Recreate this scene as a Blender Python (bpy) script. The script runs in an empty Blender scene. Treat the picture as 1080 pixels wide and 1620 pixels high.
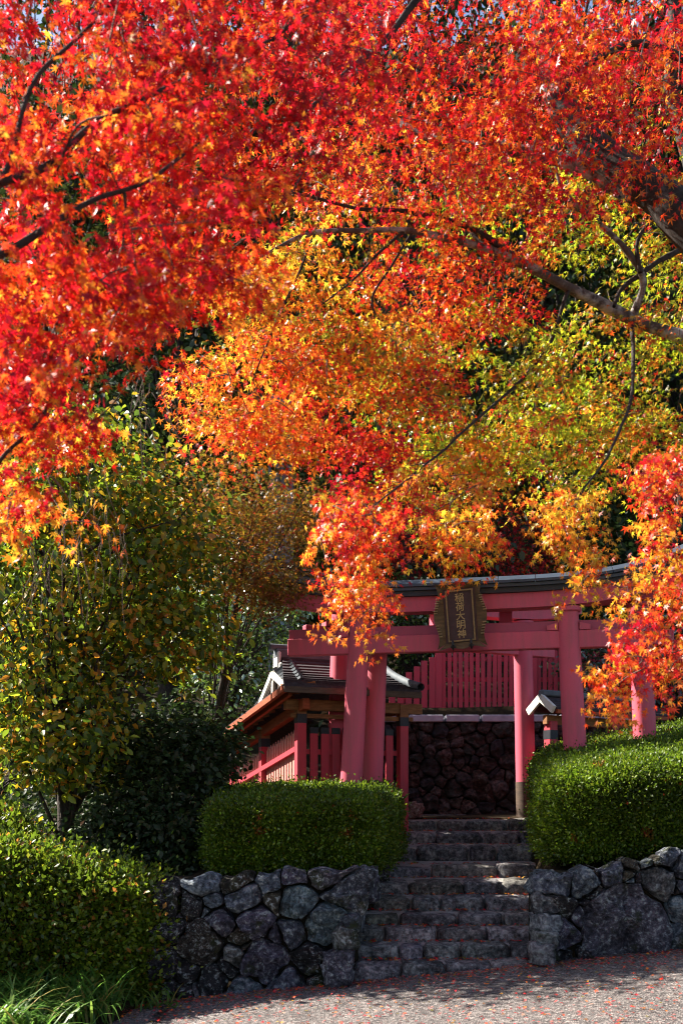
import bpy, bmesh, math, random
import numpy as np
from mathutils import Vector, Matrix

# ------------------------------------------------------------------ camera, sky, sun, exposure
SC = bpy.context.scene
COL = SC.collection
F, XC, YH, ZC = 1456.0, 540.0, 1255.0, 1.545        # focal length in photo pixels, centre column, horizon row, eye height

cam_d = bpy.data.cameras.new('camera')
cam = bpy.data.objects.new('camera', cam_d); COL.objects.link(cam)
cam.location = (0, 0, ZC); cam.rotation_euler = (math.radians(90), 0, 0)
cam_d.sensor_fit = 'HORIZONTAL'; cam_d.sensor_width = 24.0
cam_d.lens = 24.0 * F / 1080.0
cam_d.shift_y = (YH - 810.0) / 1080.0
cam_d.clip_start = 0.05; cam_d.clip_end = 500
cam_d.dof.use_dof = True; cam_d.dof.focus_distance = 8.5; cam_d.dof.aperture_fstop = 2.4
SC.camera = cam

TO_SUN = Vector((-0.90, 0.40, 0)).normalized()
EL = math.radians(41)
AZ = math.atan2(TO_SUN.x, TO_SUN.y)
world = bpy.data.worlds.new('World'); SC.world = world; world.use_nodes = True
wn = world.node_tree
bg = wn.nodes['Background']
sky = wn.nodes.new('ShaderNodeTexSky'); sky.sky_type = 'NISHITA'; sky.sun_disc = False
sky.sun_elevation = EL; sky.sun_rotation = AZ; sky.air_density = 1.0; sky.dust_density = 1.0
wn.links.new(sky.outputs[0], bg.inputs[0]); bg.inputs[1].default_value = 0.06
sun_d = bpy.data.lights.new('sun', 'SUN'); sun_d.energy = 5.0; sun_d.angle = math.radians(0.5)
sun_d.color = (1.0, 0.93, 0.82)
sun = bpy.data.objects.new('sun', sun_d); COL.objects.link(sun)
sdir = Vector((TO_SUN.x * math.cos(EL), TO_SUN.y * math.cos(EL), math.sin(EL)))
sun.rotation_euler = sdir.to_track_quat('Z', 'Y').to_euler(); sun.location = sdir * 40

SC.view_settings.view_transform = 'Standard'; SC.view_settings.look = 'None'
SC.view_settings.exposure = 2.0; SC.view_settings.gamma = 1.0
SC.view_settings.use_curve_mapping = False
SC.render.engine = 'CYCLES'
cy = SC.cycles
cy.use_denoising = True
try: cy.denoiser = 'OPENIMAGEDENOISE'
except Exception: pass
cy.max_bounces = 8; cy.diffuse_bounces = 4; cy.transmission_bounces = 6; cy.glossy_bounces = 3; cy.transparent_max_bounces = 8
cy.sample_clamp_indirect = 6.0
cy.use_adaptive_sampling = True; cy.adaptive_threshold = 0.006; cy.filter_width = 1.1

rng = np.random.default_rng(7)
rnd = random.Random(11)

# ------------------------------------------------------------------ helpers
def P(px, py, d):
    return np.array(((px - XC) * d / F, d, ZC + (YH - py) * d / F))

def props(o, label=None, cat=None, group=None, kind=None):
    if label: o['label'] = label
    if cat: o['category'] = cat
    if group: o['group'] = group
    if kind: o['kind'] = kind
    return o

def thing(name, label, cat, loc=(0, 0, 0), rz=0.0, group=None):
    o = bpy.data.objects.new(name, None); COL.objects.link(o)
    o.location = loc; o.rotation_euler = (0, 0, rz); o.empty_display_size = 0.2
    return props(o, label, cat, group)

def link(name, me, mat=None, parent=None, loc=None, kind=None):
    o = bpy.data.objects.new(name, me); COL.objects.link(o)
    if mat is not None and len(me.materials) == 0: me.materials.append(mat)
    if parent is not None: o.parent = parent
    if loc is not None: o.location = loc
    if kind: o['kind'] = kind
    return o

def mesh_np(name, V, Fc, col=None, smooth=False):
    """V (n,3); Fc (m,k) index array or list of such arrays; col (n,3) per-vertex colour of the thing itself"""
    V = np.asarray(V, dtype=np.float32)
    if not isinstance(Fc, list): Fc = [Fc]
    Fc = [np.asarray(f, dtype=np.int32) for f in Fc if len(f)]
    me = bpy.data.meshes.new(name)
    me.vertices.add(len(V)); me.vertices.foreach_set('co', V.ravel())
    loops = np.concatenate([f.ravel() for f in Fc])
    tot = np.concatenate([np.full(len(f), f.shape[1], np.int32) for f in Fc])
    start = np.concatenate(([0], np.cumsum(tot)[:-1])).astype(np.int32)
    me.loops.add(len(loops)); me.loops.foreach_set('vertex_index', loops)
    me.polygons.add(len(tot)); me.polygons.foreach_set('loop_start', start)
    try: me.polygons.foreach_set('loop_total', tot)
    except Exception: pass
    if smooth: me.polygons.foreach_set('use_smooth', np.ones(len(tot), dtype=bool))
    me.update(calc_edges=True)
    if col is not None:
        c = np.ones((len(V), 4), np.float32); c[:, :3] = col
        a = me.color_attributes.new('Col', 'FLOAT_COLOR', 'POINT')
        a.data.foreach_set('color', c.ravel())
    return me

class MB:
    """collects boxes, beams and tubes into one mesh"""
    def __init__(s): s.v = []; s.f = {3: [], 4: []}; s.n = 0; s.ng = []
    def add(s, V, faces):
        V = np.asarray(V, float)
        for f in faces:
            f = [int(i) + s.n for i in f]
            if len(f) in (3, 4): s.f[len(f)].append(f)
            else: s.ng.append(f)
        s.v.append(V); s.n += len(V); return s
    def box(s, c, size, rz=0.0, M=None, bev=0.0):
        x, y, z = [k / 2 for k in size]
        b = bev
        if b <= 0:
            V = np.array([(i * x, j * y, k * z) for k in (-1, 1) for j in (-1, 1) for i in (-1, 1)], float)
            Fq = [(0, 2, 3, 1), (4, 5, 7, 6), (0, 1, 5, 4), (2, 6, 7, 3), (0, 4, 6, 2), (1, 3, 7, 5)]
        else:
            V, idx = [], {}
            for i in (-1, 1):
                for j in (-1, 1):
                    for k in (-1, 1):
                        for ax in range(3):
                            p = [i * (x - b), j * (y - b), k * (z - b)]
                            p[ax] = (i * x, j * y, k * z)[ax]
                            idx[(i, j, k, ax)] = len(V); V.append(p)
            V = np.array(V); Fq = []
            g = lambda i, j, k, a: idx[(i, j, k, a)]
            for sgn in (-1, 1):
                for ax in range(3):
                    o = [a for a in range(3) if a != ax]
                    q = []
                    for (a, c2) in ((-1, -1), (1, -1), (1, 1), (-1, 1)):
                        t = [0, 0, 0]; t[ax] = sgn; t[o[0]] = a; t[o[1]] = c2
                        q.append(g(*t, ax))
                    Fq.append(q)
            for ax in range(3):
                o = [a for a in range(3) if a != ax]
                for a in (-1, 1):
                    for c2 in (-1, 1):
                        t0 = [0, 0, 0]; t0[ax] = -1; t0[o[0]] = a; t0[o[1]] = c2
                        t1 = list(t0); t1[ax] = 1
                        Fq.append([g(*t0, o[0]), g(*t1, o[0]), g(*t1, o[1]), g(*t0, o[1])])
            for i in (-1, 1):
                for j in (-1, 1):
                    for k in (-1, 1):
                        Fq.append([g(i, j, k, 0), g(i, j, k, 1), g(i, j, k, 2)])
        if M is not None: V = V @ np.asarray(M, float).T
        elif rz:
            c_, s_ = math.cos(rz), math.sin(rz)
            V = V @ np.array(((c_, -s_, 0), (s_, c_, 0), (0, 0, 1))).T
        return s.add(V + np.asarray(c, float), Fq)
    def beam(s, a, b, w, h, up=(0, 0, 1), bev=0.0):
        a, b = np.asarray(a, float), np.asarray(b, float)
        d = b - a; L = np.linalg.norm(d); d /= L
        u = np.asarray(up, float); x = np.cross(d, u); x /= np.linalg.norm(x); u = np.cross(x, d)
        M = np.stack([x, d, u], axis=1)
        return s.box((a + b) / 2, (w, L, h), M=M, bev=bev)
    def prism(s, poly, axis, thick):
        poly = np.asarray(poly, float); n = len(poly); t = np.asarray(axis, float) * thick
        V = np.concatenate([poly, poly + t])
        fs = [list(range(n))[::-1], list(range(n, 2 * n))] + [(i, (i + 1) % n, n + (i + 1) % n, n + i) for i in range(n)]
        return s.add(V, fs)
    def tube(s, pts, rad, sides=6):
        V, Fq = tube_np(pts, rad, sides); return s.add(V, Fq.tolist())
    def mesh(s, name, smooth=False, fix=True):
        me = bpy.data.meshes.new(name)
        me.from_pydata(np.concatenate(s.v).tolist(), [], s.f[3] + s.f[4] + s.ng)
        if fix:
            bm = bmesh.new(); bm.from_mesh(me); bmesh.ops.recalc_face_normals(bm, faces=bm.faces); bm.to_mesh(me); bm.free()
        if smooth: me.polygons.foreach_set('use_smooth', [True] * len(me.polygons))
        me.update(); return me
    def obj(s, name, mat, parent=None, smooth=False, kind=None):
        return link(name, s.mesh(name, smooth), mat, parent, kind=kind)

def smooth_path(pts, n=6):
    pts = np.asarray(pts, float)
    if len(pts) < 3: 
        t = np.linspace(0, 1, n + 1)[:, None]; return pts[0] * (1 - t) + pts[-1] * t
    Q = np.concatenate([[2 * pts[0] - pts[1]], pts, [2 * pts[-1] - pts[-2]]])
    out = []
    for i in range(1, len(Q) - 2):
        p0, p1, p2, p3 = Q[i - 1:i + 3]
        for k in range(n):
            t = k / n
            out.append(.5 * ((2 * p1) + (-p0 + p2) * t + (2 * p0 - 5 * p1 + 4 * p2 - p3) * t * t + (-p0 + 3 * p1 - 3 * p2 + p3) * t ** 3))
    out.append(pts[-1]); return np.array(out)

def tube_np(pts, rad, sides=6):
    pts = np.asarray(pts, float); n = len(pts)
    rad = np.broadcast_to(np.asarray(rad, float), (n,))
    T = np.gradient(pts, axis=0); T /= np.linalg.norm(T, axis=1)[:, None] + 1e-12
    ref = np.array((0, 0, 1.0)) if abs(T[:, 2]).mean() < .8 else np.array((1.0, 0, 0))
    X = np.cross(T, ref); X /= np.linalg.norm(X, axis=1)[:, None] + 1e-12
    Y = np.cross(X, T)
    a = np.linspace(0, 2 * math.pi, sides, endpoint=False)
    V = pts[:, None, :] + rad[:, None, None] * (np.cos(a)[None, :, None] * X[:, None, :] + np.sin(a)[None, :, None] * Y[:, None, :])
    i = np.arange(n - 1)[:, None] * sides; j = np.arange(sides)[None, :]; j2 = (j + 1) % sides
    Fq = np.stack([i + j, i + j2, i + sides + j2, i + sides + j], axis=-1).reshape(-1, 4)
    return V.reshape(-1, 3), Fq

def vnoise(p, s, seed=0):
    """cheap smooth pseudo-noise -1..1 of points p (n,3)"""
    p = np.asarray(p, float) * s + seed * 17.31
    return (np.sin(p[..., 0] * 1.7 + 1.3 * np.sin(p[..., 1] * 1.1 + seed)) + np.sin(p[..., 1] * 1.9 + 1.7 * np.sin(p[..., 2] * 1.3))
            + np.sin(p[..., 2] * 2.1 + 1.1 * np.sin(p[..., 0] * 1.5 + 2))) / 3.0

# ------------------------------------------------------------------ materials
def nmat(name):
    m = bpy.data.materials.new(name); m.use_nodes = True
    nt = m.node_tree; nt.nodes.clear()
    out = nt.nodes.new('ShaderNodeOutputMaterial')
    return m, nt, out

def N(nt, t, **kw):
    n = nt.nodes.new(t)
    for k, v in kw.items():
        if k in n.inputs: n.inputs[k].default_value = v
        else: setattr(n, k, v)
    return n

def ramp(nt, fac, stops):
    r = nt.nodes.new('ShaderNodeValToRGB'); nt.links.new(fac, r.inputs[0])
    e = r.color_ramp.elements
    while len(e) < len(stops): e.new(0.5)
    for k, (p, c) in enumerate(stops):
        e[k].position = p; e[k].color = (*c, 1) if len(c) == 3 else c
    return r.outputs[0]

def mixc(nt, fac, a, b, mode='MIX'):
    m = nt.nodes.new('ShaderNodeMix'); m.data_type = 'RGBA'; m.blend_type = mode
    for s, v in ((m.inputs[0], fac), (m.inputs[6], a), (m.inputs[7], b)):
        if hasattr(v, 'is_output') or isinstance(v, bpy.types.NodeSocket): nt.links.new(v, s)
        elif isinstance(v, (int, float)): s.default_value = v
        else: s.default_value = (*v, 1)
    return m.outputs[2]

def bump(nt, h, strength=.4, dist=.02):
    b = nt.nodes.new('ShaderNodeBump'); b.inputs['Strength'].default_value = strength; b.inputs['Distance'].default_value = dist
    nt.links.new(h, b.inputs['Height']); return b.outputs[0]

def noise(nt, scale, detail=5, rough=.6, vec=None):
    n = N(nt, 'ShaderNodeTexNoise'); n.inputs['Scale'].default_value = scale; n.inputs['Detail'].default_value = detail; n.inputs['Roughness'].default_value = rough
    if vec is not None: nt.links.new(vec, n.inputs['Vector'])
    return n.outputs['Fac']

def coords(nt, kind='Object'):
    return nt.nodes.new('ShaderNodeTexCoord').outputs[kind]

def geo_pos(nt):
    return nt.nodes.new('ShaderNodeNewGeometry').outputs['Position']

def leaf_mat(name, trans=.5, gloss=.06, rough=.35, boost=1.0):
    m, nt, out = nmat(name)
    at = N(nt, 'ShaderNodeAttribute'); at.attribute_name = 'Col'
    dif = N(nt, 'ShaderNodeBsdfDiffuse'); tr = N(nt, 'ShaderNodeBsdfTranslucent'); gl = N(nt, 'ShaderNodeBsdfGlossy', Roughness=rough)
    nt.links.new(at.outputs['Color'], dif.inputs[0])
    c = mixc(nt, 1.0, at.outputs['Color'], (boost, boost, boost), 'MULTIPLY')
    nt.links.new(c, tr.inputs[0])
    a = N(nt, 'ShaderNodeMixShader'); a.inputs[0].default_value = trans
    nt.links.new(dif.outputs[0], a.inputs[1]); nt.links.new(tr.outputs[0], a.inputs[2])
    b = N(nt, 'ShaderNodeMixShader'); b.inputs[0].default_value = gloss
    nt.links.new(a.outputs[0], b.inputs[1]); nt.links.new(gl.outputs[0], b.inputs[2])
    nt.links.new(b.outputs[0], out.inputs[0]); return m

def principled(nt, out, rough=.7, spec=.3):
    p = N(nt, 'ShaderNodeBsdfPrincipled'); p.inputs['Roughness'].default_value = rough
    p.inputs['Specular IOR Level'].default_value = spec
    nt.links.new(p.outputs[0], out.inputs[0]); return p

def paint_mat(name, base, wear, rough=.5, streak=True, amount=.35):
    m, nt, out = nmat(name); p = principled(nt, out, rough, .35)
    g = geo_pos(nt)
    mp = N(nt, 'ShaderNodeMapping'); mp.inputs['Scale'].default_value = (14, 14, 1.6); nt.links.new(g, mp.inputs[0])
    n1 = noise(nt, 1.0, 6, .65, mp.outputs[0]); n2 = noise(nt, 2.3, 5, .6, g)
    f1 = ramp(nt, n1, [(.46, (0, 0, 0)), (.60, (1, 1, 1))]); f2 = ramp(nt, n2, [(.4, (0, 0, 0)), (.75, (1, 1, 1))])
    f = mixc(nt, .5, f1, f2)
    sc = mixc(nt, 1.0, f, (amount,) * 3, 'MULTIPLY')
    c = mixc(nt, sc, base, wear)
    n3 = noise(nt, 60, 3, .5, g)
    c = mixc(nt, ramp(nt, n3, [(.62, (0, 0, 0)), (.72, (.4, .4, .4))]), c, tuple(k * .6 for k in base))
    nt.links.new(c, p.inputs['Base Color'])
    nt.links.new(bump(nt, n1, .12, .004), p.inputs['Normal'])
    return m

def wood_mat(name, a, b, rough=.75):
    m, nt, out = nmat(name); p = principled(nt, out, rough, .25)
    g = geo_pos(nt)
    mp = N(nt, 'ShaderNodeMapping'); mp.inputs['Scale'].default_value = (6, 6, 30); nt.links.new(g, mp.inputs[0])
    n1 = noise(nt, 1.2, 6, .65, mp.outputs[0])
    nt.links.new(ramp(nt, n1, [(.3, a), (.7, b)]), p.inputs['Base Color'])
    nt.links.new(bump(nt, n1, .25, .004), p.inputs['Normal']); return m

def stone_mat(name, lichen=(.30, .32, .31), moss=(.030, .034, .010), lich=.57, moss_amt=.6):
    m, nt, out = nmat(name); p = principled(nt, out, .85, .25)
    at = N(nt, 'ShaderNodeAttribute'); at.attribute_name = 'Col'
    g = geo_pos(nt)
    n1 = noise(nt, 6, 9, .68, g); n2 = noise(nt, 24, 9, .72, g); n3 = noise(nt, 4.2, 7, .7, g); n4 = noise(nt, 90, 5, .65, g); n5 = noise(nt, 12, 8, .7, g)
    c = mixc(nt, 1.0, at.outputs['Color'], ramp(nt, n1, [(.36, (.40, .39, .40)), (.5, (.95, .95, .97)), (.64, (1.7, 1.68, 1.62))]), 'MULTIPLY')
    c = mixc(nt, 1.0, c, ramp(nt, n2, [(.38, (.45, .45, .47)), (.5, (1, 1, 1)), (.62, (1.6, 1.58, 1.55))]), 'MULTIPLY')
    mp = N(nt, 'ShaderNodeMapping'); nt.links.new(g, mp.inputs[0]); mp.inputs['Rotation'].default_value = (.4, .7, .3)
    wv = N(nt, 'ShaderNodeTexVoronoi'); wv.feature = 'DISTANCE_TO_EDGE'; wv.inputs['Scale'].default_value = 7.5
    dn = N(nt, 'ShaderNodeTexNoise'); dn.inputs['Scale'].default_value = 9; dn.inputs['Detail'].default_value = 5; nt.links.new(g, dn.inputs['Vector'])
    vv = N(nt, 'ShaderNodeVectorMath'); vv.operation = 'MULTIPLY_ADD'; nt.links.new(dn.outputs['Color'], vv.inputs[0]); vv.inputs[1].default_value = (.22, .22, .22); nt.links.new(mp.outputs[0], vv.inputs[2])
    nt.links.new(vv.outputs[0], wv.inputs['Vector'])
    crack = ramp(nt, wv.outputs['Distance'], [(.0, (.35, .35, .35)), (.035, (1, 1, 1))])
    c = mixc(nt, ramp(nt, n5, [(.5, (0, 0, 0)), (.6, (.8, .8, .8))]), c, mixc(nt, 1.0, c, crack, 'MULTIPLY'))
    c = mixc(nt, ramp(nt, n3, [(moss_amt - .05, (0, 0, 0)), (moss_amt + .05, (.9, .9, .9))]), c, moss)
    li = mixc(nt, 1.0, ramp(nt, n2, [(lich - .03, (0, 0, 0)), (lich + .03, (1, 1, 1))]), ramp(nt, n1, [(.44, (.0,) * 3), (.56, (1,) * 3)]), 'MULTIPLY')
    c = mixc(nt, li, c, lichen)
    c = mixc(nt, ramp(nt, n4, [(.60, (0, 0, 0)), (.66, (1, 1, 1))]), c, lichen) if False else mixc(nt, mixc(nt, 1.0, ramp(nt, n4, [(.58, (0, 0, 0)), (.64, (.8, .8, .8))]), ramp(nt, noise(nt, 1.9, 4, .6, g), [(.47, (0, 0, 0)), (.6, (1, 1, 1))]), 'MULTIPLY'), c, lichen)
    nt.links.new(c, p.inputs['Base Color'])
    h = mixc(nt, .5, n1, n2); h = mixc(nt, .25, h, n4); h = mixc(nt, .3, h, crack)
    nt.links.new(bump(nt, h, 1.0, .09), p.inputs['Normal']); return m

def soil_mat(name, a, b, c_, scale=9):
    m, nt, out = nmat(name); p = principled(nt, out, .95, .1)
    g = geo_pos(nt); n1 = noise(nt, scale, 8, .7, g); n2 = noise(nt, scale * 9, 4, .7, g)
    c = ramp(nt, n1, [(.3, a), (.52, b), (.75, c_)])
    c = mixc(nt, ramp(nt, n2, [(.45, (0, 0, 0)), (.7, (.6, .6, .6))]), c, tuple(k * .5 for k in a))
    nt.links.new(c, p.inputs['Base Color']); nt.links.new(bump(nt, n2, .8, .02), p.inputs['Normal']); return m

def road_mat():
    m, nt, out = nmat('worn_asphalt'); p = principled(nt, out, .9, .2)
    g = geo_pos(nt)
    vo = N(nt, 'ShaderNodeTexVoronoi'); vo.inputs['Scale'].default_value = 75; nt.links.new(g, vo.inputs['Vector'])
    sep = N(nt, 'ShaderNodeSeparateColor'); nt.links.new(vo.outputs['Color'], sep.inputs[0])
    c = ramp(nt, sep.outputs[0], [(0, (.045, .042, .042)), (.45, (.10, .093, .09)), (.8, (.175, .16, .152)), (1, (.30, .275, .26))])
    n1 = noise(nt, 1.5, 6, .6, g)
    c = mixc(nt, 1.0, c, ramp(nt, n1, [(.3, (.7, .68, .68)), (.7, (1.15, 1.1, 1.08))]), 'MULTIPLY')
    n2 = noise(nt, 40, 4, .6, g)
    c = mixc(nt, ramp(nt, n2, [(.6, (0, 0, 0)), (.7, (.6, .6, .6))]), c, (.18, .045, .04))
    nt.links.new(c, p.inputs['Base Color'])
    nt.links.new(bump(nt, vo.outputs['Distance'], .9, .012), p.inputs['Normal']); return m

def bark_mat(name, a, b, lichen, la=.6):
    m, nt, out = nmat(name); p = principled(nt, out, .9, .2)
    g = geo_pos(nt)
    n1 = noise(nt, 18, 8, .7, g); n2 = noise(nt, 5, 6, .7, g)
    c = ramp(nt, n1, [(.3, a), (.7, b)])
    c = mixc(nt, ramp(nt, n2, [(la - .06, (0, 0, 0)), (la + .06, (1, 1, 1))]), c, lichen)
    nt.links.new(c, p.inputs['Base Color']); nt.links.new(bump(nt, n1, 1.0, .02), p.inputs['Normal']); return m

def flat_mat(name, c, rough=.6, spec=.3, var=.25, scale=12, metal=0):
    m, nt, out = nmat(name); p = principled(nt, out, rough, spec); p.inputs['Metallic'].default_value = metal
    n1 = noise(nt, scale, 6, .65, geo_pos(nt))
    nt.links.new(ramp(nt, n1, [(.3, tuple(k * (1 - var) for k in c)), (.7, tuple(min(1, k * (1 + var)) for k in c))]), p.inputs['Base Color'])
    nt.links.new(bump(nt, n1, .2, .004), p.inputs['Normal']); return m

M_RED = paint_mat('faded_vermilion_paint', (.56, .078, .125), (.33, .085, .10), .6, amount=.75)
M_REDB = paint_mat('picket_red_paint', (.46, .032, .055), (.24, .045, .05), .6, amount=.7)
M_REDLIT = paint_mat('sunlit_faded_red_paint', (.58, .22, .19), (.46, .26, .18), .7, amount=.8)  # faded red, with the sunlit side wing's paleness put into the colour
M_REDCAP = paint_mat('dull_purple_red_paint', (.34, .06, .10), (.22, .06, .09), .65)
M_BLACK = flat_mat('black_band_paint', (.018, .018, .024), .5)
M_ROOFB = flat_mat('blue_grey_sheet_roof', (.034, .046, .066), .45, .5, .3, 5)
M_ROOFD = flat_mat('dark_sheet_edge', (.018, .02, .026), .5, .4)
M_TILE = flat_mat('weathered_bark_shingle', (.045, .036, .042), .9, .2, .45, 16)
M_RIDGE = flat_mat('grey_ridge_tile', (.085, .10, .115), .75, .4, .3, 9)
M_WOOD = wood_mat('brown_timber', (.13, .05, .02), (.30, .13, .05))
M_WOODR = wood_mat('reddish_eave_timber', (.20, .045, .02), (.36, .09, .035))
M_WOODD = wood_mat('dark_board', (.045, .03, .022), (.10, .065, .045))
M_WHITE = flat_mat('weathered_white_board', (.62, .60, .54), .7, .2, .15, 10)
M_GREYW = wood_mat('silver_grey_post', (.09, .09, .105), (.19, .185, .20))
M_COPING = flat_mat('pale_coping_stone', (.26, .25, .29), .8, .2, .25, 6)
M_GOLD = flat_mat('dull_gold_paint', (.24, .155, .07), .45, .4, .35, 30)
M_PLQ = flat_mat('dark_lacquer_board', (.055, .026, .030), .5, .4, .3, 14)
M_PLQF = wood_mat('carved_frame_wood', (.07, .042, .022), (.17, .105, .05))
M_IRON = flat_mat('iron_hook', (.02, .018, .02), .5, .4)
M_STONE = stone_mat('lichened_field_stone')
M_STEP = stone_mat('step_stone', lich=.60, moss_amt=.66)
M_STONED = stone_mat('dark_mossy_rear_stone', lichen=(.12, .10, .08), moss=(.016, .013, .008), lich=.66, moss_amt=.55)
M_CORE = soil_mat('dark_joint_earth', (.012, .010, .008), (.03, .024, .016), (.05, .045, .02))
M_TREAD = soil_mat('gritty_step_earth', (.26, .235, .225), (.40, .365, .345), (.52, .48, .46), 14)
M_GROUND = soil_mat('forest_floor', (.012, .010, .006), (.030, .020, .010), (.055, .030, .012), 4)
M_ROAD = road_mat()
M_BARK = bark_mat('dark_maple_bark', (.018, .013, .011), (.065, .05, .042), (.12, .11, .10), .66)
M_BARKL = bark_mat('lichen_maple_bark', (.05, .035, .03), (.13, .10, .085), (.36, .33, .30), .56)
M_TWIG = flat_mat('brown_twig', (.10, .065, .05), .8, .2)
M_LEAF = leaf_mat('maple_leaf', .52, .030, .34, 1.12)
M_LEAFG = leaf_mat('glossy_evergreen_leaf', .30, .12, .30)
M_LEAFS = leaf_mat('soft_broad_leaf', .48, .03, .42, 1.4)
M_LEAFH = leaf_mat('boxwood_leaf', .42, .025, .45, 1.4)
M_LEAFC = leaf_mat('camellia_leaf', .38, .20, .26, 1.3)
M_LEAFK = leaf_mat('dull_evergreen_leaf', .3, .03, .5)
M_LITTER = leaf_mat('fallen_leaf', .1, .03, .5)

# ------------------------------------------------------------------ leaf templates (tip towards +Y, face +Z, unit length)
def tmpl_maple(lobes):
    V = [(0, 0, 0)]
    n = len(lobes)
    pts = []
    for k, (ang, L) in enumerate(lobes):
        a = math.radians(ang)
        if k == 0:
            b = math.radians(lobes[0][0] - 26); pts.append((b, .16, 0))
        pts.append((a, L, 1))
        if k < n - 1:
            b = math.radians((ang + lobes[k + 1][0]) / 2); pts.append((b, .27 * (L + lobes[k + 1][1]) / 2 + .05, 0))
        else:
            b = math.radians(ang + 26); pts.append((b, .16, 0))
    for a, r, t in pts:
        V.append((math.sin(a) * r, math.cos(a) * r, -.22 * r * r + (0 if t else .05)))
    Fc = [(0, i + 1, i) for i in range(1, len(V) - 1)]
    return np.array(V), np.array(Fc)
T7 = tmpl_maple([(-128, .42), (-84, .74), (-42, .93), (0, 1.05), (42, .93), (84, .74), (128, .42)])
T5 = tmpl_maple([(-96, .62), (-47, .9), (0, 1.05), (47, .9), (96, .62)])
T_OV = (np.array([(0, 0, 0), (-.27, .34, .06), (-.22, .68, .03), (0, 1, -.10), (.22, .68, .03), (.27, .34, .06), (0, .5, -.02)]),
        np.array([(0, 6, 1), (1, 6, 2), (2, 6, 3), (3, 6, 4), (4, 6, 5), (5, 6, 0)]))
T_DI = (np.array([(0, 0, 0), (-.3, .5, .07), (0, 1, -.05), (.3, .5, .07)]), np.array([(0, 2, 1), (0, 3, 2)]))

def unit(a): return a / (np.linalg.norm(a, axis=-1, keepdims=True) + 1e-9)

class Leaves:
    def __init__(s): s.p = []; s.y = []; s.z = []; s.s = []; s.c = []
    def add(s, p, y, z, sc, c):
        s.p.append(p); s.y.append(y); s.z.append(z); s.s.append(sc); s.c.append(c)
    def arrays(s):
        p = np.concatenate(s.p); y = unit(np.concatenate(s.y)); z = np.concatenate(s.z); sc = np.concatenate(s.s); c = np.concatenate(s.c)
        x = unit(np.cross(y, z)); z = np.cross(x, y)
        return p, np.stack([x, y, z], axis=-1), sc, c
    def emit(s, parent, tmpl, mat, name='foliage', n_parts=0, part_tmpl=None, part_name='leaf'):
        p, R, sc, c = s.arrays()
        keep = np.ones(len(p), bool)
        if n_parts:
            d = p[:, 1]; px = XC + p[:, 0] * F / np.maximum(d, .1); py = YH - (p[:, 2] - ZC) * F / np.maximum(d, .1)
            vis = (d > 1) & (px > 5) & (px < 1075) & (py > 5) & (py < 1615)
            score = np.where(vis, sc / np.maximum(d, .1), 0)
            top = np.argsort(-score)[:n_parts]; keep[top] = False
            pt = part_tmpl or tmpl
            K = min(24, n_parts); meshes = []
            order = top[np.argsort(c[top].sum(1))]
            groups = np.array_split(order, K)
            for gidx in groups:
                cc = c[gidx].mean(0)
                me = mesh_np(part_name, pt[0], pt[1], np.tile(c[gidx[len(gidx) // 2]] * .5 + cc * .5, (len(pt[0]), 1)))
                me.materials.append(mat)
                for i in gidx:
                    o = bpy.data.objects.new(part_name, me); COL.objects.link(o); o.parent = parent
                    M = Matrix.Identity(4)
                    for a in range(3):
                        for b in range(3): M[a][b] = R[i, a, b] * sc[i]
                        M[a][3] = p[i, a]
                    o.matrix_local = Matrix.Translation(-Vector(parent.location)) @ M
        p, R, sc, c = p[keep], R[keep], sc[keep], c[keep]
        TV, TF = tmpl; nv = len(TV)
        V = np.einsum('nij,kj->nki', R * sc[:, None, None], TV) + p[:, None, :]
        V = V - np.array(parent.location)[None, None, :] if parent is not None else V
        Fc = TF[None] + (np.arange(len(p)) * nv)[:, None, None]
        me = mesh_np(name, V.reshape(-1, 3), Fc.reshape(-1, TF.shape[1]), np.repeat(c, nv, axis=0))
        o = link(name, me, mat, parent); o['kind'] = 'stuff'; return o

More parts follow.
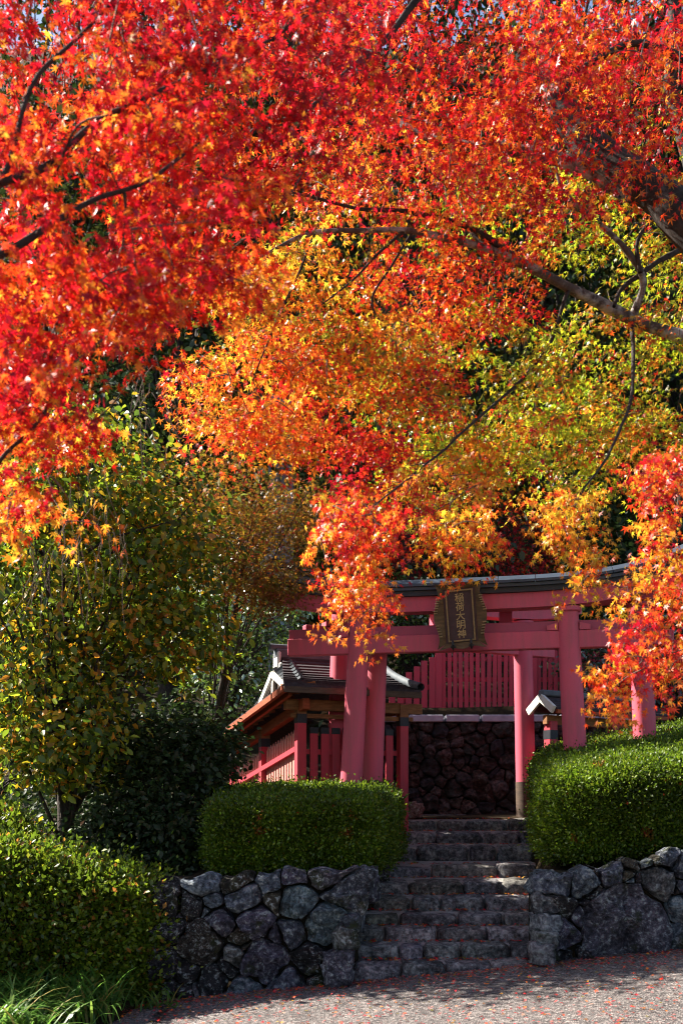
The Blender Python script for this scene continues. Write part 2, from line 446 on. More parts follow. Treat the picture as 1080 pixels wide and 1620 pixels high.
PAL = {
    'red':     [(4, (.70, .013, .012)), (3.4, (.40, .006, .020)), (2, (.84, .075, .012)), (1.3, (.88, .32, .025))],
    'crimson': [(5, (.50, .008, .022)), (2.5, (.66, .020, .016)), (1.2, (.82, .11, .015)), (1.5, (.26, .010, .025))],
    'redor':   [(4, (.84, .070, .014)), (3, (.86, .19, .018)), (2, (.60, .018, .016)), (1.6, (.88, .38, .035))],
    'orange':  [(4, (.86, .22, .02)), (3, (.88, .40, .030)), (2, (.80, .08, .014)), (1, (.62, .44, .03))],
    'yelor':   [(4, (.88, .46, .03)), (2, (.84, .26, .02)), (2.4, (.64, .52, .035)), (1, (.80, .10, .015))],
    'yelgr':   [(4, (.48, .54, .022)), (3, (.24, .38, .018)), (2, (.72, .56, .03)), (.7, (.74, .22, .02))],
    'olive':   [(4, (.20, .19, .015)), (2, (.32, .33, .02)), (2, (.50, .15, .015)), (1, (.56, .04, .015))],
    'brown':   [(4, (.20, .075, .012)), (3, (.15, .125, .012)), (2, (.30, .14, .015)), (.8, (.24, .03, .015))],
    'persim':  [(5, (.055, .095, .009)), (4, (.11, .155, .011)), (2.6, (.38, .26, .014)), (1.4, (.48, .19, .014)), (2.6, (.25, .29, .018))],
    'litter':  [(4, (.34, .10, .09)), (3, (.26, .055, .05)), (2, (.38, .20, .15))],
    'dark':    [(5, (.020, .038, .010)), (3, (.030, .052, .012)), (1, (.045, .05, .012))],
    'camel':   [(4, (.06, .12, .018)), (3, (.09, .16, .022)), (2, (.16, .23, .04))],
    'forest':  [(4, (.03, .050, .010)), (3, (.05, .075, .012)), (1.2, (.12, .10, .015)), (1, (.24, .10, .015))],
    'box':     [(4, (.062, .105, .006)), (3, (.09, .145, .008)), (1.7, (.16, .21, .012)), (1, (.04, .065, .006))],
    'hedge':   [(4, (.065, .105, .007)), (3, (.11, .16, .010)), (2, (.19, .23, .014)), (.6, (.26, .11, .02))],
}
def pick(pal, n):
    w = np.array([k for k, _ in PAL[pal]], float); cs = np.array([c for _, c in PAL[pal]])
    i = rng.choice(len(w), size=n, p=w / w.sum())
    c = cs[i] * rng.uniform(.8, 1.2, (n, 1)) * rng.uniform(.93, 1.07, (n, 3))
    return np.clip(c, .003, .88)

# ------------------------------------------------------------------ THE SETTING
SD = [7.5, 7.77, 8.04, 8.31, 8.58, 8.9, 9.4, 10.3, 11.1, 11.9, 12.9]
SZ = [.144, .254, .352, .455, .567, .689, .79, .944, 1.065, 1.194]
def stair_edges(y):
    t = np.clip((y - 7.5) / 4.4, -.1, 1.6)
    return .03 + .77 * t, 1.64 + .82 * t

def road_z(x): return .098 * (np.clip(x, -5, 9) - .06)

def ground_z(x, y):
    x = np.asarray(x, float); y = np.asarray(y, float)
    r = road_z(x) - .03
    plat = np.minimum(.80 + np.clip(y - 8, 0, 50) * .11, 1.22)
    left = -.22 + np.clip(y - 6.5, 0, 12) * .17
    wl = np.clip((x + 1.75) / .35, 0, 1)
    behind = left * (1 - wl) + plat * wl
    el, er = stair_edges(y)
    st = np.interp(y, SD[:10], SZ) - .22
    behind = np.where((x > el - .05) & (x < er + .05) & (y < 12.2), np.minimum(behind, st), behind)
    pl = np.clip((x - .1) / .4, 0, 1) 
    up = np.clip((y - 14.42) / .12, 0, 1)
    behind = behind + up * pl * (2.92 - behind)
    hill = 1.9 + .52 * (y - 17) + .45 * np.clip(y - 24, 0, 100)
    behind = np.maximum(behind, np.where(y > 16, hill, -9))
    z = np.where(y < 7.72, r, behind)
    z = np.where((x < -1.75) & (y < 7.72), np.where(y > 6.5, np.maximum(r, left), r), z)
    return z + .02 * vnoise(np.stack([x, y, x * 0], -1), 1.3) * (y > 8)

def build_ground():
    xs = np.unique(np.concatenate([np.linspace(-90, -8, 24), np.arange(-8, 9.01, .16), np.linspace(9, 90, 24)]))
    ys = np.unique(np.concatenate([np.linspace(-60, -2, 14), np.arange(-2, 7.6, .3), [7.66, 7.74], np.arange(7.85, 18, .13), np.linspace(18, 120, 40)]))
    X, Y = np.meshgrid(xs, ys)
    Z = ground_z(X, Y)
    nx, ny = len(xs), len(ys)
    i = (np.arange(ny - 1)[:, None] * nx + np.arange(nx - 1)[None, :])
    Fq = np.stack([i, i + 1, i + nx + 1, i + nx], -1).reshape(-1, 4)
    o = link('ground', mesh_np('ground', np.stack([X, Y, Z], -1).reshape(-1, 3), Fq, smooth=True), M_GROUND)
    props(o, 'brown forest floor and garden earth rising to the wooded hill', kind='structure')

def build_road():
    xs = np.linspace(-2.6, 9, 60); ys = np.linspace(-8, 7.62, 80)
    X, Y = np.meshgrid(xs, ys)
    shift = np.clip((7.6 - Y), 0, 20) * .12 + .10 * np.sin(Y * 3.1) * (np.abs(X + 2.6) < .3)
    X = np.where(X < -1.6, X + shift * 0 + .25 + .06 * np.sin(Y * 5), X)
    Z = road_z(X) + .004 * vnoise(np.stack([X, Y, X * 0], -1), 3)
    nx, ny = len(xs), len(ys)
    i = (np.arange(ny - 1)[:, None] * nx + np.arange(nx - 1)[None, :])
    Fq = np.stack([i, i + 1, i + nx + 1, i + nx], -1).reshape(-1, 4)
    o = link('road', mesh_np('road', np.stack([X, Y, Z], -1).reshape(-1, 3), Fq, smooth=True), M_ROAD)
    props(o, 'worn grey asphalt lane with pink leaf litter sloping up to the right', kind='structure')

build_ground(); build_road()

# ---- stones
def clip_poly(poly, nx, ny, c):
    """keep the side nx*x+ny*y <= c"""
    out = []
    n = len(poly)
    for i in range(n):
        a, b = poly[i], poly[(i + 1) % n]
        da, db = nx * a[0] + ny * a[1] - c, nx * b[0] + ny * b[1] - c
        if da <= 0: out.append(a)
        if (da < 0 < db) or (db < 0 < da):
            t = da / (da - db); out.append((a[0] + t * (b[0] - a[0]), a[1] + t * (b[1] - a[1])))
    return out

def power_cells(seeds, bound):
    """seeds (x, z, r); bound polygon; returns the cell polygon of each seed"""
    cells = []
    for i, (xi, zi, ri) in enumerate(seeds):
        poly = list(bound)
        for j, (xj, zj, rj) in enumerate(seeds):
            if i == j: continue
            dx, dz = xj - xi, zj - zi
            if dx * dx + dz * dz > (4 * (ri + rj)) ** 2 + .5: continue
            c = (xj * xj + zj * zj - xi * xi - zi * zi + ri * ri - rj * rj) / 2
            poly = clip_poly(poly, dx, dz, c)
            if len(poly) < 3: break
        cells.append(poly)
    return cells

def stone_from_cell(poly, gap, bulge, seed, col, nb=28, y0=0.0, back=.12):
    """rugged stone facing -Y from a polygon in (x, z)"""
    P2 = np.array(poly); c = P2.mean(0)
    for cr in (.10, .2):                                # ease the corners
        Q = np.roll(P2, -1, 0); P2 = np.stack([P2 * (1 - cr) + Q * cr, P2 * cr + Q * (1 - cr)], 1).reshape(-1, 2)
    seg = np.linalg.norm(np.roll(P2, -1, 0) - P2, axis=1); s = np.concatenate([[0], np.cumsum(seg)])
    t = np.linspace(0, s[-1], nb, endpoint=False); PP = np.concatenate([P2, P2[:1]])
    B = np.stack([np.interp(t, s, PP[:, 0]), np.interp(t, s, PP[:, 1])], 1)
    dv = B - c; L = np.linalg.norm(dv, axis=1); 
    B = c + dv * ((np.maximum(L - gap, L * .5)) / L)[:, None]
    size = L.mean()
    rings = [(1.0, -back), (1.0, .22 * bulge), (.965, .70 * bulge), (.86, .92 * bulge), (.68, 1.0 * bulge), (.45, 1.0 * bulge), (.2, 1.02 * bulge)]
    tilt = (rnd.uniform(-.45, .45), rnd.uniform(-.5, .3))
    V = []
    for sc, h in rings:
        q = c + (B - c) * sc
        dz = np.clip((q - c) @ np.array(tilt), -.06, .06) if h > .3 * bulge else 0
        V.append(np.stack([q[:, 0], y0 - h + dz * np.ones(nb), q[:, 1]], 1))
    V.append(np.array([[c[0], y0 - 1.05 * bulge, c[1]]]))
    V = np.concatenate(V)
    for _ in range(4):                                   # split faces
        a_ = rnd.uniform(0, 2 * math.pi); k_ = rnd.uniform(.25, .9); off = rnd.uniform(.35, .75) * size
        cut = y0 - bulge * 1.0 + k_ * ((V[nb:, 0] - c[0]) * math.cos(a_) + (V[nb:, 2] - c[1]) * math.sin(a_) - off * .55)
        V[nb:, 1] = np.maximum(V[nb:, 1], np.minimum(cut, y0 - .05 * bulge))
    m = np.ones(len(V)); m[:nb] = 0
    nz = np.stack([vnoise(V, 8, seed + k * 3) + .8 * vnoise(V, 21, seed + k) + .5 * vnoise(V, 47, seed + k * 2) for k in range(3)], 1)
    V += nz * m[:, None] * np.array((.14, .26, .14)) * min(size, .22)
    Fq = []
    for k in range(len(rings) - 1):
        for j in range(nb):
            j2 = (j + 1) % nb; Fq.append((k * nb + j, k * nb + j2, (k + 1) * nb + j2, (k + 1) * nb + j))
    k = (len(rings) - 1) * nb; Ft = [(k + j, k + (j + 1) % nb, len(V) - 1) for j in range(nb)]
    return mesh_np('stone', V, [np.array(Fq), np.array(Ft)], np.tile(col, (len(V), 1)), smooth=True)

def rock_block(size, seed, col, cuts=6, rnd_amt=.14, rough=.10):
    """rounded, uneven block centred on the origin"""
    n = cuts; g = np.linspace(-1, 1, n + 1); V, Fq, idx = [], [], {}
    def vid(p):
        k = tuple(np.round(p, 5))
        if k not in idx: idx[k] = len(V); V.append(p)
        return idx[k]
    for ax in range(3):
        for s in (-1, 1):
            for i in range(n):
                for j in range(n):
                    q = []
                    for (a, b) in ((i, j), (i + 1, j), (i + 1, j + 1), (i, j + 1)):
                        p = [0, 0, 0]; p[ax] = s; p[(ax + 1) % 3] = g[a]; p[(ax + 2) % 3] = g[b]; q.append(vid(p))
                    Fq.append(q if s > 0 else q[::-1])
    V = np.array(V, float); e = 8.0
    r = (np.abs(V) ** e).sum(1) ** (1 / e)
    V = V / r[:, None]
    sz = np.array(size) / 2
    W = V * sz
    nz = np.stack([vnoise(W, 11, seed + k * 5) + .7 * vnoise(W, 27, seed + k * 3) for k in range(3)], 1)
    W = W + nz * rough * sz.min() * 1.3
    return mesh_np('stone', W, np.array(Fq), np.tile(col, (len(W), 1)), smooth=True)

BLUE, LBLUE, PURP, BRN, DRK, GRY = (.080, .092, .112), (.115, .150, .172), (.078, .068, .092), (.045, .035, .024), (.028, .024, .026), (.11, .105, .105)
def tint(c): return np.array(c) * rnd.uniform(.85, 1.15) * np.array([rnd.uniform(.95, 1.05) for _ in range(3)])

def stone_wall(name, label, seeds, bound, gap, bulge, mat, y0, core_box, batter=0.0, core_mat=None, rock_back=.12, fill=26):
    w = thing(name, label, 'wall', (0, y0, 0))
    seeds = list(seeds); B_ = np.array(bound); S_ = np.array([q[:3] for q in seeds]); new = []
    for _ in range(900 if fill else 0):                  # wedge stones where three big ones meet
        q = np.array((rnd.uniform(B_[:, 0].min(), B_[:, 0].max()), rnd.uniform(B_[:, 1].min(), B_[:, 1].max())))
        pw = np.sort(((S_[:, :2] - q) ** 2).sum(1) - S_[:, 2] ** 2)
        if pw[2] - pw[0] < .010 and all((q[0] - n_[0]) ** 2 + (q[1] - n_[1]) ** 2 > .14 ** 2 for n_ in new):
            r2 = -pw[0] + rnd.uniform(.0006, .0022)
            if r2 > 0: new.append((q[0], q[1], math.sqrt(r2), rnd.choice([DRK, BRN, BLUE, PURP, GRY])))
    seeds += new[:fill]
    cells = power_cells([(s[0], s[1], s[2]) for s in seeds], bound)
    mb = MB(); mb.box(core_box[0], core_box[1]); mb.obj('core', core_mat or M_CORE, w)
    for k, (s, poly) in enumerate(zip(seeds, cells)):
        if len(poly) < 3: continue
        A = np.array(poly); ext = A.max(0) - A.min(0)
        if min(ext) < .03: continue
        me = stone_from_cell(poly, gap, bulge * rnd.uniform(.75, 1.25) * min(1.4, .5 + ext.mean() / .35), k + len(seeds), tint(s[3]), back=rock_back)
        if batter:
            co = np.empty(len(me.vertices) * 3, np.float32); me.vertices.foreach_get('co', co); co = co.reshape(-1, 3)
            co[:, 1] += batter * co[:, 2]; me.vertices.foreach_set('co', co.ravel()); me.update()
        link('stone', me, mat, w)
    return w

def px2(u0, v0, sc, d):
    return lambda u, v, r, c: ((u0 + u / sc - XC) * d / F, ZC + (YH - (v0 + v / sc)) * d / F, r / sc * d / F, c)

DW = 7.62
g = px2(240, 1320, 3.0, DW)
LW = [g(*a) for a in [(250, 220, 75, LBLUE), (400, 225, 68, BRN), (285, 320, 40, LBLUE), (440, 305, 78, BLUE), (185, 340, 60, DRK), (325, 420, 72, PURP),
      (490, 410, 75, PURP), (570, 230, 45, BLUE), (680, 215, 52, PURP), (820, 185, 80, PURP), (690, 320, 88, LBLUE), (880, 270, 52, BLUE), (590, 310, 42, BRN),
      (820, 430, 100, LBLUE), (670, 470, 62, BLUE), (230, 520, 108, BRN), (420, 485, 50, BRN), (395, 570, 42, GRY), (540, 600, 108, PURP), (185, 640, 68, DRK),
      (290, 690, 76, DRK), (430, 745, 62, BLUE), (640, 705, 80, BLUE), (750, 590, 78, DRK), (590, 490, 40, PURP), (340, 640, 40, DRK), (150, 745, 52, DRK),
      (910, 480, 60, BLUE), (800, 715, 48, DRK), (120, 460, 60, DRK), (60, 600, 80, DRK), (60, 320, 90, DRK), (60, 760, 80, DRK), (930, 620, 60, DRK), (880, 700, 60, PURP)]]
bl = [(-1.60, -.35), (-.02, -.12), (.05, .2), (.22, .60), (.30, .90), (.12, .95), (.02, .89), (-.16, .94), (-.30, .90), (-.46, .95), (-.60, .87), (-.80, .91), (-.92, .84), (-1.10, .90), (-1.28, .82), (-1.42, .86), (-1.60, .78)]
stone_wall('retaining_wall', 'low dry stone retaining wall under the square clipped hedge, left of the steps', LW, bl, .007, .085, M_STONE, DW,
           ((-.72, .20, .2), (1.72, .3, 1.26)))
g = px2(780, 1300, 3.6, DW)
RW = [g(*a) for a in [(395, 350, 42, BLUE), (510, 350, 82, BLUE), (665, 290, 78, BLUE), (765, 360, 40, LBLUE), (880, 215, 38, BLUE), (980, 220, 56, BLUE), (930, 350, 108, GRY),
      (1090, 270, 55, BLUE), (745, 590, 245, PURP), (415, 640, 66, PURP), (490, 545, 38, PURP), (1060, 490, 75, LBLUE), (1070, 650, 68, BLUE), (560, 465, 40, DRK),
      (500, 790, 36, DRK), (1075, 375, 34, BLUE), (390, 480, 40, DRK), (420, 790, 50, DRK), (760, 235, 40, BRN), (600, 240, 40, DRK),
      (1200, 400, 100, BLUE), (1200, 600, 110, PURP), (1330, 330, 100, GRY), (1380, 520, 120, BLUE), (1520, 350, 120, PURP), (1560, 560, 110, BLUE), (1700, 400, 120, BLUE), (1180, 230, 70, BLUE),
      (1300, 690, 90, PURP), (1440, 190, 100, BLUE), (1640, 200, 100, BRN)]]
br = [(1.58, .02), (1.58, .86), (1.70, .91), (1.80, .85), (2.0, .96), (2.14, .91), (2.35, 1.02), (2.5, .97), (2.72, 1.10), (2.9, 1.06), (3.1, 1.17), (4.6, 1.34), (4.6, .2)]
stone_wall('retaining_wall', 'low dry stone retaining wall with one huge purple boulder, right of the steps', RW, br, .007, .085, M_STONE, DW,
           ((3.1, .20, .40), (2.96, .3, .95)))

# rear wall
seeds = []
tries = 0
while len(seeds) < 165 and tries < 9000:
    tries += 1
    x, z = rnd.uniform(.45, 4.7), rnd.uniform(1.15, 2.62); r = rnd.uniform(.06, .15)
    if all((x - s[0]) ** 2 + (z - s[1]) ** 2 > (.62 * (r + s[2])) ** 2 for s in seeds):
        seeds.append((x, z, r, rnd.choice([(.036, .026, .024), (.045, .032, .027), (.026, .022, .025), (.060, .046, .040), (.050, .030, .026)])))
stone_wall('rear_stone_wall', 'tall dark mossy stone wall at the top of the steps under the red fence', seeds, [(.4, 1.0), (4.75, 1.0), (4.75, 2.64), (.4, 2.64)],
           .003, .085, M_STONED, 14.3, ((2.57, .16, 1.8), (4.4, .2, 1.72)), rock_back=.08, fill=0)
cw = thing('wall_coping', 'row of pale coping stones along the top of the dark rear wall', 'coping', (0, 14.3, 2.64))
x = .5
while x < 4.6:
    L = rnd.uniform(.45, .7)
    mb = MB(); mb.box((x + L / 2, .06, .06), (L - .04, .34, .11), bev=.012); mb.obj('stone', M_COPING, cw); x += L

# ---- steps
st = bpy.data.objects.new('stone_steps', None); COL.objects.link(st); props(st, 'ten uneven old stone steps climbing between two clipped hedges', kind='structure')
ROWS = [(200, 395, 580, 765, 940), (190, 392, 490, 642, 847, 962), (205, 327, 545, 747, 955), (245, 392, 632, 822, 948), (280, 440, 562, 742, 930),
        (290, 430, 652, 812, 942), (320, 522, 790, 947), (370, 462, 677, 790, 942), (390, 540, 722, 880, 937), (412, 542, 655, 832, 925)]
for k, row in enumerate(ROWS):
    d = SD[k]; z1 = SZ[k]; z0 = SZ[k - 1] if k else -.1
    run = SD[k + 1] - d
    dep = min(run + .05, .38)
    el, er = stair_edges(d)
    # earth behind the front stones
    mb = MB(); el2, er2 = stair_edges(d + run)
    ztr = z1 - .018
    mb.prism([(el - .02, d + .15, ztr), (er + .02, d + .15, ztr), (er2 + .02, d + run + .08, ztr + .01), (el2 - .02, d + run + .08, ztr + .01)][::-1], (0, 0, -1), .35)
    mb.obj('tread_earth', M_TREAD, st)
    for j in range(len(row) - 1):
        xa = (480 + row[j] / 2.571 - XC) * d / F; xb = (480 + row[j + 1] / 2.571 - XC) * d / F
        w = xb - xa - .016
        if w < .03: continue
        top = z1 + rnd.uniform(-.012, .012) + .012 * ((xa + xb) / 2 - (el + er) / 2)
        low = z0 - .05
        if k == 0: low = road_z(xa) - .08; 
        h = top - low
        col = tint(rnd.choice([(.15, .145, .15), (.18, .17, .17), (.125, .12, .125), (.21, .195, .19), (.15, .135, .12)]))
        me = rock_block((w, dep, h), k * 7 + j * 3.3, col, rough=.13)
        o = link('stone', me, M_STEP, st, ((xa + xb) / 2, d + dep / 2 + rnd.uniform(-.025, .02), (top + low) / 2)); o.rotation_euler = (rnd.uniform(-.02, .02), rnd.uniform(-.025, .025), rnd.uniform(-.04, .04))
mb = MB(); mb.prism([(.7, 12.0, 1.19), (3.6, 12.0, 1.19), (3.6, 14.35, 1.21), (.5, 14.35, 1.21)][::-1], (0, 0, -1), .2); mb.obj('landing', M_TREAD, st)

def edging(name, label, spec):
    t = thing(name, label, 'stone edging')
    for k, (px, py, w, h, d, c) in enumerate(spec):
        me = rock_block((w * d / F, .34, h * d / F), 50 + k * 4.7 + px, tint(c), rough=.26)
        p = P(px, py, d); o = link('stone', me, M_STONE, t, (p[0], p[1] + .1, p[2])); o.rotation_euler = (rnd.uniform(-.1, .1), rnd.uniform(-.12, .12), rnd.uniform(-.25, .25))
edging('step_edging', 'stacked rounded stones edging the left side of the steps', [(534, 1536, 42, 58, 7.38, PURP), (545, 1488, 37, 42, 7.47, GRY), (558, 1460, 34, 27, 7.54, BLUE), (563, 1437, 34, 25, 7.63, GRY), (577, 1403, 44, 50, 7.9, PURP), (596, 1376, 36, 32, 8.5, DRK), (612, 1352, 28, 32, 9.3, DRK)])
edging('step_edging', 'stacked lichen spotted stones edging the right side of the steps', [(861, 1512, 42, 35, 7.38, (.17, .16, .155)), (866, 1486, 34, 26, 7.45, (.14, .14, .14)), (864, 1463, 36, 30, 7.51, (.13, .135, .14)), (864, 1431, 34, 36, 7.6, GRY), (862, 1398, 38, 36, 7.7, BLUE)])
o = link('boulder', rock_block((.27, .24, .2), 3.1, (.20, .11, .085), rough=.3), M_STONE, None, tuple(P(653, 1284, 12.3)))
props(o, 'reddish brown boulder on the top landing beside the left hedge', 'boulder')

# ------------------------------------------------------------------ TORII
def torii(label, a, b, zg, z_nuki, h_nuki, z_sh, h_sh, h_roof, r, ov_n, ov_k, sori, base_h=None, cap=True, lean=.055, zbase=None):
    a, b = np.array(a, float), np.array(b, float)
    L = np.linalg.norm(b - a); ang = math.atan2(b[1] - a[1], b[0] - a[0])
    t = thing('torii', label, 'torii gate', ((a[0] + b[0]) / 2, (a[1] + b[1]) / 2, zg), ang, 'red torii gates at the top of the steps')
    H = L / 2
    for s in (-1, 1):
        mb = MB(); n = 14
        zz = np.linspace(-.35, z_sh - zg, n)
        xs = s * (H - lean * np.clip(zz, -1, 9))
        pts = np.stack([xs, zz * 0, zz], 1); rad = r * (1.06 - .10 * np.clip(zz, 0, 9) / (z_sh - zg))
        V, Fq = tube_np(pts, rad, 28); mb.add(V, Fq.tolist())
        o = mb.obj('pillar', M_RED, t, smooth=True)
        xt = s * (H - lean * (z_sh - zg))
        mb = MB(); zt = z_sh - zg
        zz = np.array((zt - .055, zt - .055, zt - .045, zt - .004, zt - .002)); rr = np.array((r * .9, r * 1.13, r * 1.2, r * 1.2, r * .9))
        V, Fq = tube_np(np.stack([np.full(5, xt) - s * lean * (zz - zt), zz * 0, zz], 1) + np.array([[0, 0, 1e-4 * i] for i in range(5)]), rr, 28); mb.add(V, Fq.tolist())
        mb.obj('capital_ring', M_RED, o)
        if base_h:
            mb = MB(); zz = np.array((-.3, 0, base_h * .5, base_h))
            V, Fq = tube_np(np.stack([s * (H - lean * np.clip(zz, -1, 9)), zz * 0, zz], 1), r * 1.09, 24); mb.add(V, Fq.tolist()); mb.obj('base_sleeve', M_WOODD, o, smooth=True)
    zn = z_nuki - zg
    xo = H - lean * zn
    mb = MB(); mb.box((0, 0, zn + h_nuki / 2), (2 * (xo + ov_n), r * .95, h_nuki), bev=.008); mb.obj('tie_beam', M_RED, t)
    if cap:
        mb = MB(); mb.box((0, .015, zn + h_nuki + .056), (2 * (xo + ov_n) - .02, r * .62, .108), bev=.004); mb.obj('tie_beam_cap', M_REDCAP, t)
    for s in (-1, 1):
        for q in (-1, 1):
            mb = MB(); x0 = s * (xo - lean * h_nuki) + q * r * .93
            mb.prism([(x0, -r * .52, zn + h_nuki + .003), (x0 + q * r * .95, -r * .52, zn + h_nuki + .003), (x0 + q * r * .95, -r * .52, zn + h_nuki + .055), (x0, -r * .52, zn + h_nuki + .085)], (0, 1, 0), r * 1.04)
            mb.obj('wedge', M_RED, t)
    zs = z_sh - zg
    ztop_cap = zn + h_nuki + (.112 if cap else .002)
    mb = MB(); mb.box((0, .01, (ztop_cap + zs) / 2 + .002), (.15, r * .8, zs - ztop_cap + .004), bev=.004); mb.obj('centre_strut', M_RED, t)
    xk = H - lean * zs + ov_k
    n = 40; xs = np.linspace(-xk, xk, n + 1); so = sori * xs ** 4
    def strip(y0, y1, za, zb, x_end=0.0, ridge=None):
        x = xs * (1 + x_end / xk); V = []
        prof = [(y0, za), (y1, za), (y1, zb), (y0, zb)] if ridge is None else [(y0, za), (y1, za), (y1, zb), ((y0 + y1) / 2, ridge), (y0, zb)]
        k = len(prof)
        for i in range(n + 1):
            for (yy, zz) in prof: V.append((x[i], yy, zz + so[i]))
        fs = [[i * k + j, i * k + (j + 1) % k, (i + 1) * k + (j + 1) % k, (i + 1) * k + j] for i in range(n) for j in range(k)]
        fs += [list(range(k)), list(range(n * k, n * k + k))[::-1]]
        m = MB(); m.add(np.array(V), fs); return m
    strip(-r * .8, r * .8, zs, zs + h_sh).obj('lintel', M_RED, t)
    z0 = zs + h_sh + .002
    k = strip(-r * 1.15, r * 1.15, z0, z0 + h_roof * .28, .03).obj('top_lintel', M_ROOFD, t)
    strip(-r * 1.4, r * 1.4, z0 + h_roof * .28 + .002, z0 + h_roof * .46, .05).obj('edge_board', M_ROOFB, k)
    # sheet roof in separate folded lengths
    ns = max(6, int(2 * xk / .38)); ed = np.linspace(-xk - .06, xk + .06, ns + 1)
    yy, za, zb, zr = r * 1.62, z0 + h_roof * .46 + .003, z0 + h_roof * .62, z0 + h_roof
    for i in range(ns):
        V, fs = [], []
        xx = np.linspace(ed[i] + .004, ed[i + 1] - .004, 5)
        for q in range(5):
            s_ = sori * xx[q] ** 4
            for (y_, z_) in ((-yy, za), (yy, za), (yy, zb), (.05, zr), (-.05, zr), (-yy, zb)): V.append((xx[q], y_, z_ + s_))
        for q in range(4):
            for j in range(6): fs.append([q * 6 + j, q * 6 + (j + 1) % 6, (q + 1) * 6 + (j + 1) % 6, (q + 1) * 6 + j])
        fs += [list(range(6)), list(range(24, 30))[::-1]]
        m = MB(); m.add(np.array(V), fs); m.obj('roof_sheet', M_ROOFB, t)
    return t, ang, zs, H

ZG = 1.0
T1, a1, _, _ = torii('frontmost red torii gate, with the dark plaque on its two beams', (.075, 10.58), (2.62, 10.10), ZG, 3.135, .195, 3.585, .165, .20, .123, .82, 1.22, .0085)
T2, _, _, _ = torii('second red torii gate, close behind the frontmost, its right post beyond the front right pillar', (.335, 10.98), (3.48, 10.42), ZG, 3.22, .17, 3.70, .14, .15, .125, .35, .6, .004, cap=False, lean=.04)
T3, _, _, _ = torii('rear red torii gate, sunlit down its right post, standing on the top landing', (-.06, 11.42), (2.55, 12.68), 1.2, 3.43, .165, 3.90, .15, .15, .13, .5, .95, .006, base_h=.5, cap=False, lean=.028)
# support post beside the second gate's left pillar
mb = MB(); V, Fq = tube_np(np.stack([np.linspace(.30, .43, 8) - .02, np.full(8, 11.22), np.linspace(.8, 3.2, 8)], 1), .085, 20); mb.add(V, Fq.tolist())
o = mb.obj('support_post', M_RED, None, smooth=True); props(o, 'slim faded red support post squeezed behind the left pillar of the front gate', 'post')

# ---- plaque
pl = thing('name_plaque', 'carved dark name plaque with five gold characters hanging on the front gate', 'plaque', tuple(P(728, 974, 10.12)))
pl.rotation_euler = (math.radians(11), math.radians(-3.5), a1)      # leans out at the top and hangs a little askew
W2, H2 = .262, .350
mb = MB(); mb.box((0, .02, 0), (W2 * 2 - .10, .03, H2 * 2 - .10)); mb.obj('board', M_PLQ, pl)
def frame_side(s):
    m = MB(); zz = np.linspace(-H2, H2, 27); outw = W2 + .026 * np.cos(zz / H2 * math.pi * 1.5) - .012 * (zz / H2) 
    pts_o = [(s * o_, -.05, z_) for o_, z_ in zip(outw, zz)]; pts_i = [(s * (W2 - .085), .0, z_ * .83) for z_ in zz]
    V = np.array(pts_o + pts_i + [(p[0], .035, p[2]) for p in pts_o]); n = 27
    fs = [[i, i + 1, n + i + 1, n + i] for i in range(n - 1)] + [[i, i + 1, 2 * n + i + 1, 2 * n + i] for i in range(n - 1)]
    m.add(V, fs); return m
fr = MB()
for s in (-1, 1): 
    m = frame_side(s); fr.add(np.concatenate(m.v), m.f[4])
for s in (-1, 1):
    n = 21; xx = np.linspace(-W2, W2, n); oz = s * (H2 + .012 * np.cos(xx / W2 * math.pi * 2))
    V = np.concatenate([np.stack([xx, np.full(n, -.05), oz], 1), np.stack([xx * .68, np.zeros(n), np.full(n, s * H2 * .83)], 1), np.stack([xx, np.full(n, .035), oz], 1)])
    fr.add(V, [[i, i + 1, n + i + 1, n + i] for i in range(n - 1)] + [[i, i + 1, 2 * n + i + 1, 2 * n + i] for i in range(n - 1)])
fr.obj('frame', M_PLQF, pl)
for s in (-1, 1):
    for z in [.20, .175, .15, .125, .10, .07, .045, -.09, -.12, -.15, -.18, -.21]:
        rib = MB(); rib.box((s * (W2 - .012 + .022 * math.cos(z / H2 * math.pi * 1.5)), -.05, z), (.04, .022, .014), bev=.003); rib.obj('gold_rib', M_GOLD, pl)
bd = MB()
for s in (-1, 1):
    bd.box((s * .142, -.008, 0), (.018, .022, .56), bev=.003); bd.box((0, -.008, s * .272), (.266, .022, .018), bev=.003)
bd.obj('gold_border', M_GOLD, pl)
for s in (-1, 1):
    m = MB(); m.tube(smooth_path([(s * .10, -.05, -H2 + .09), (s * .10, -.085, -H2 + .05), (s * .10, -.08, -H2 + .01), (s * .10, -.05, -H2 - .01)], 4), .012, 8); m.box((s * .10, -.07, -H2 + .02), (.05, .03, .03), bev=.006)
    m.obj('hook', M_IRON, pl)
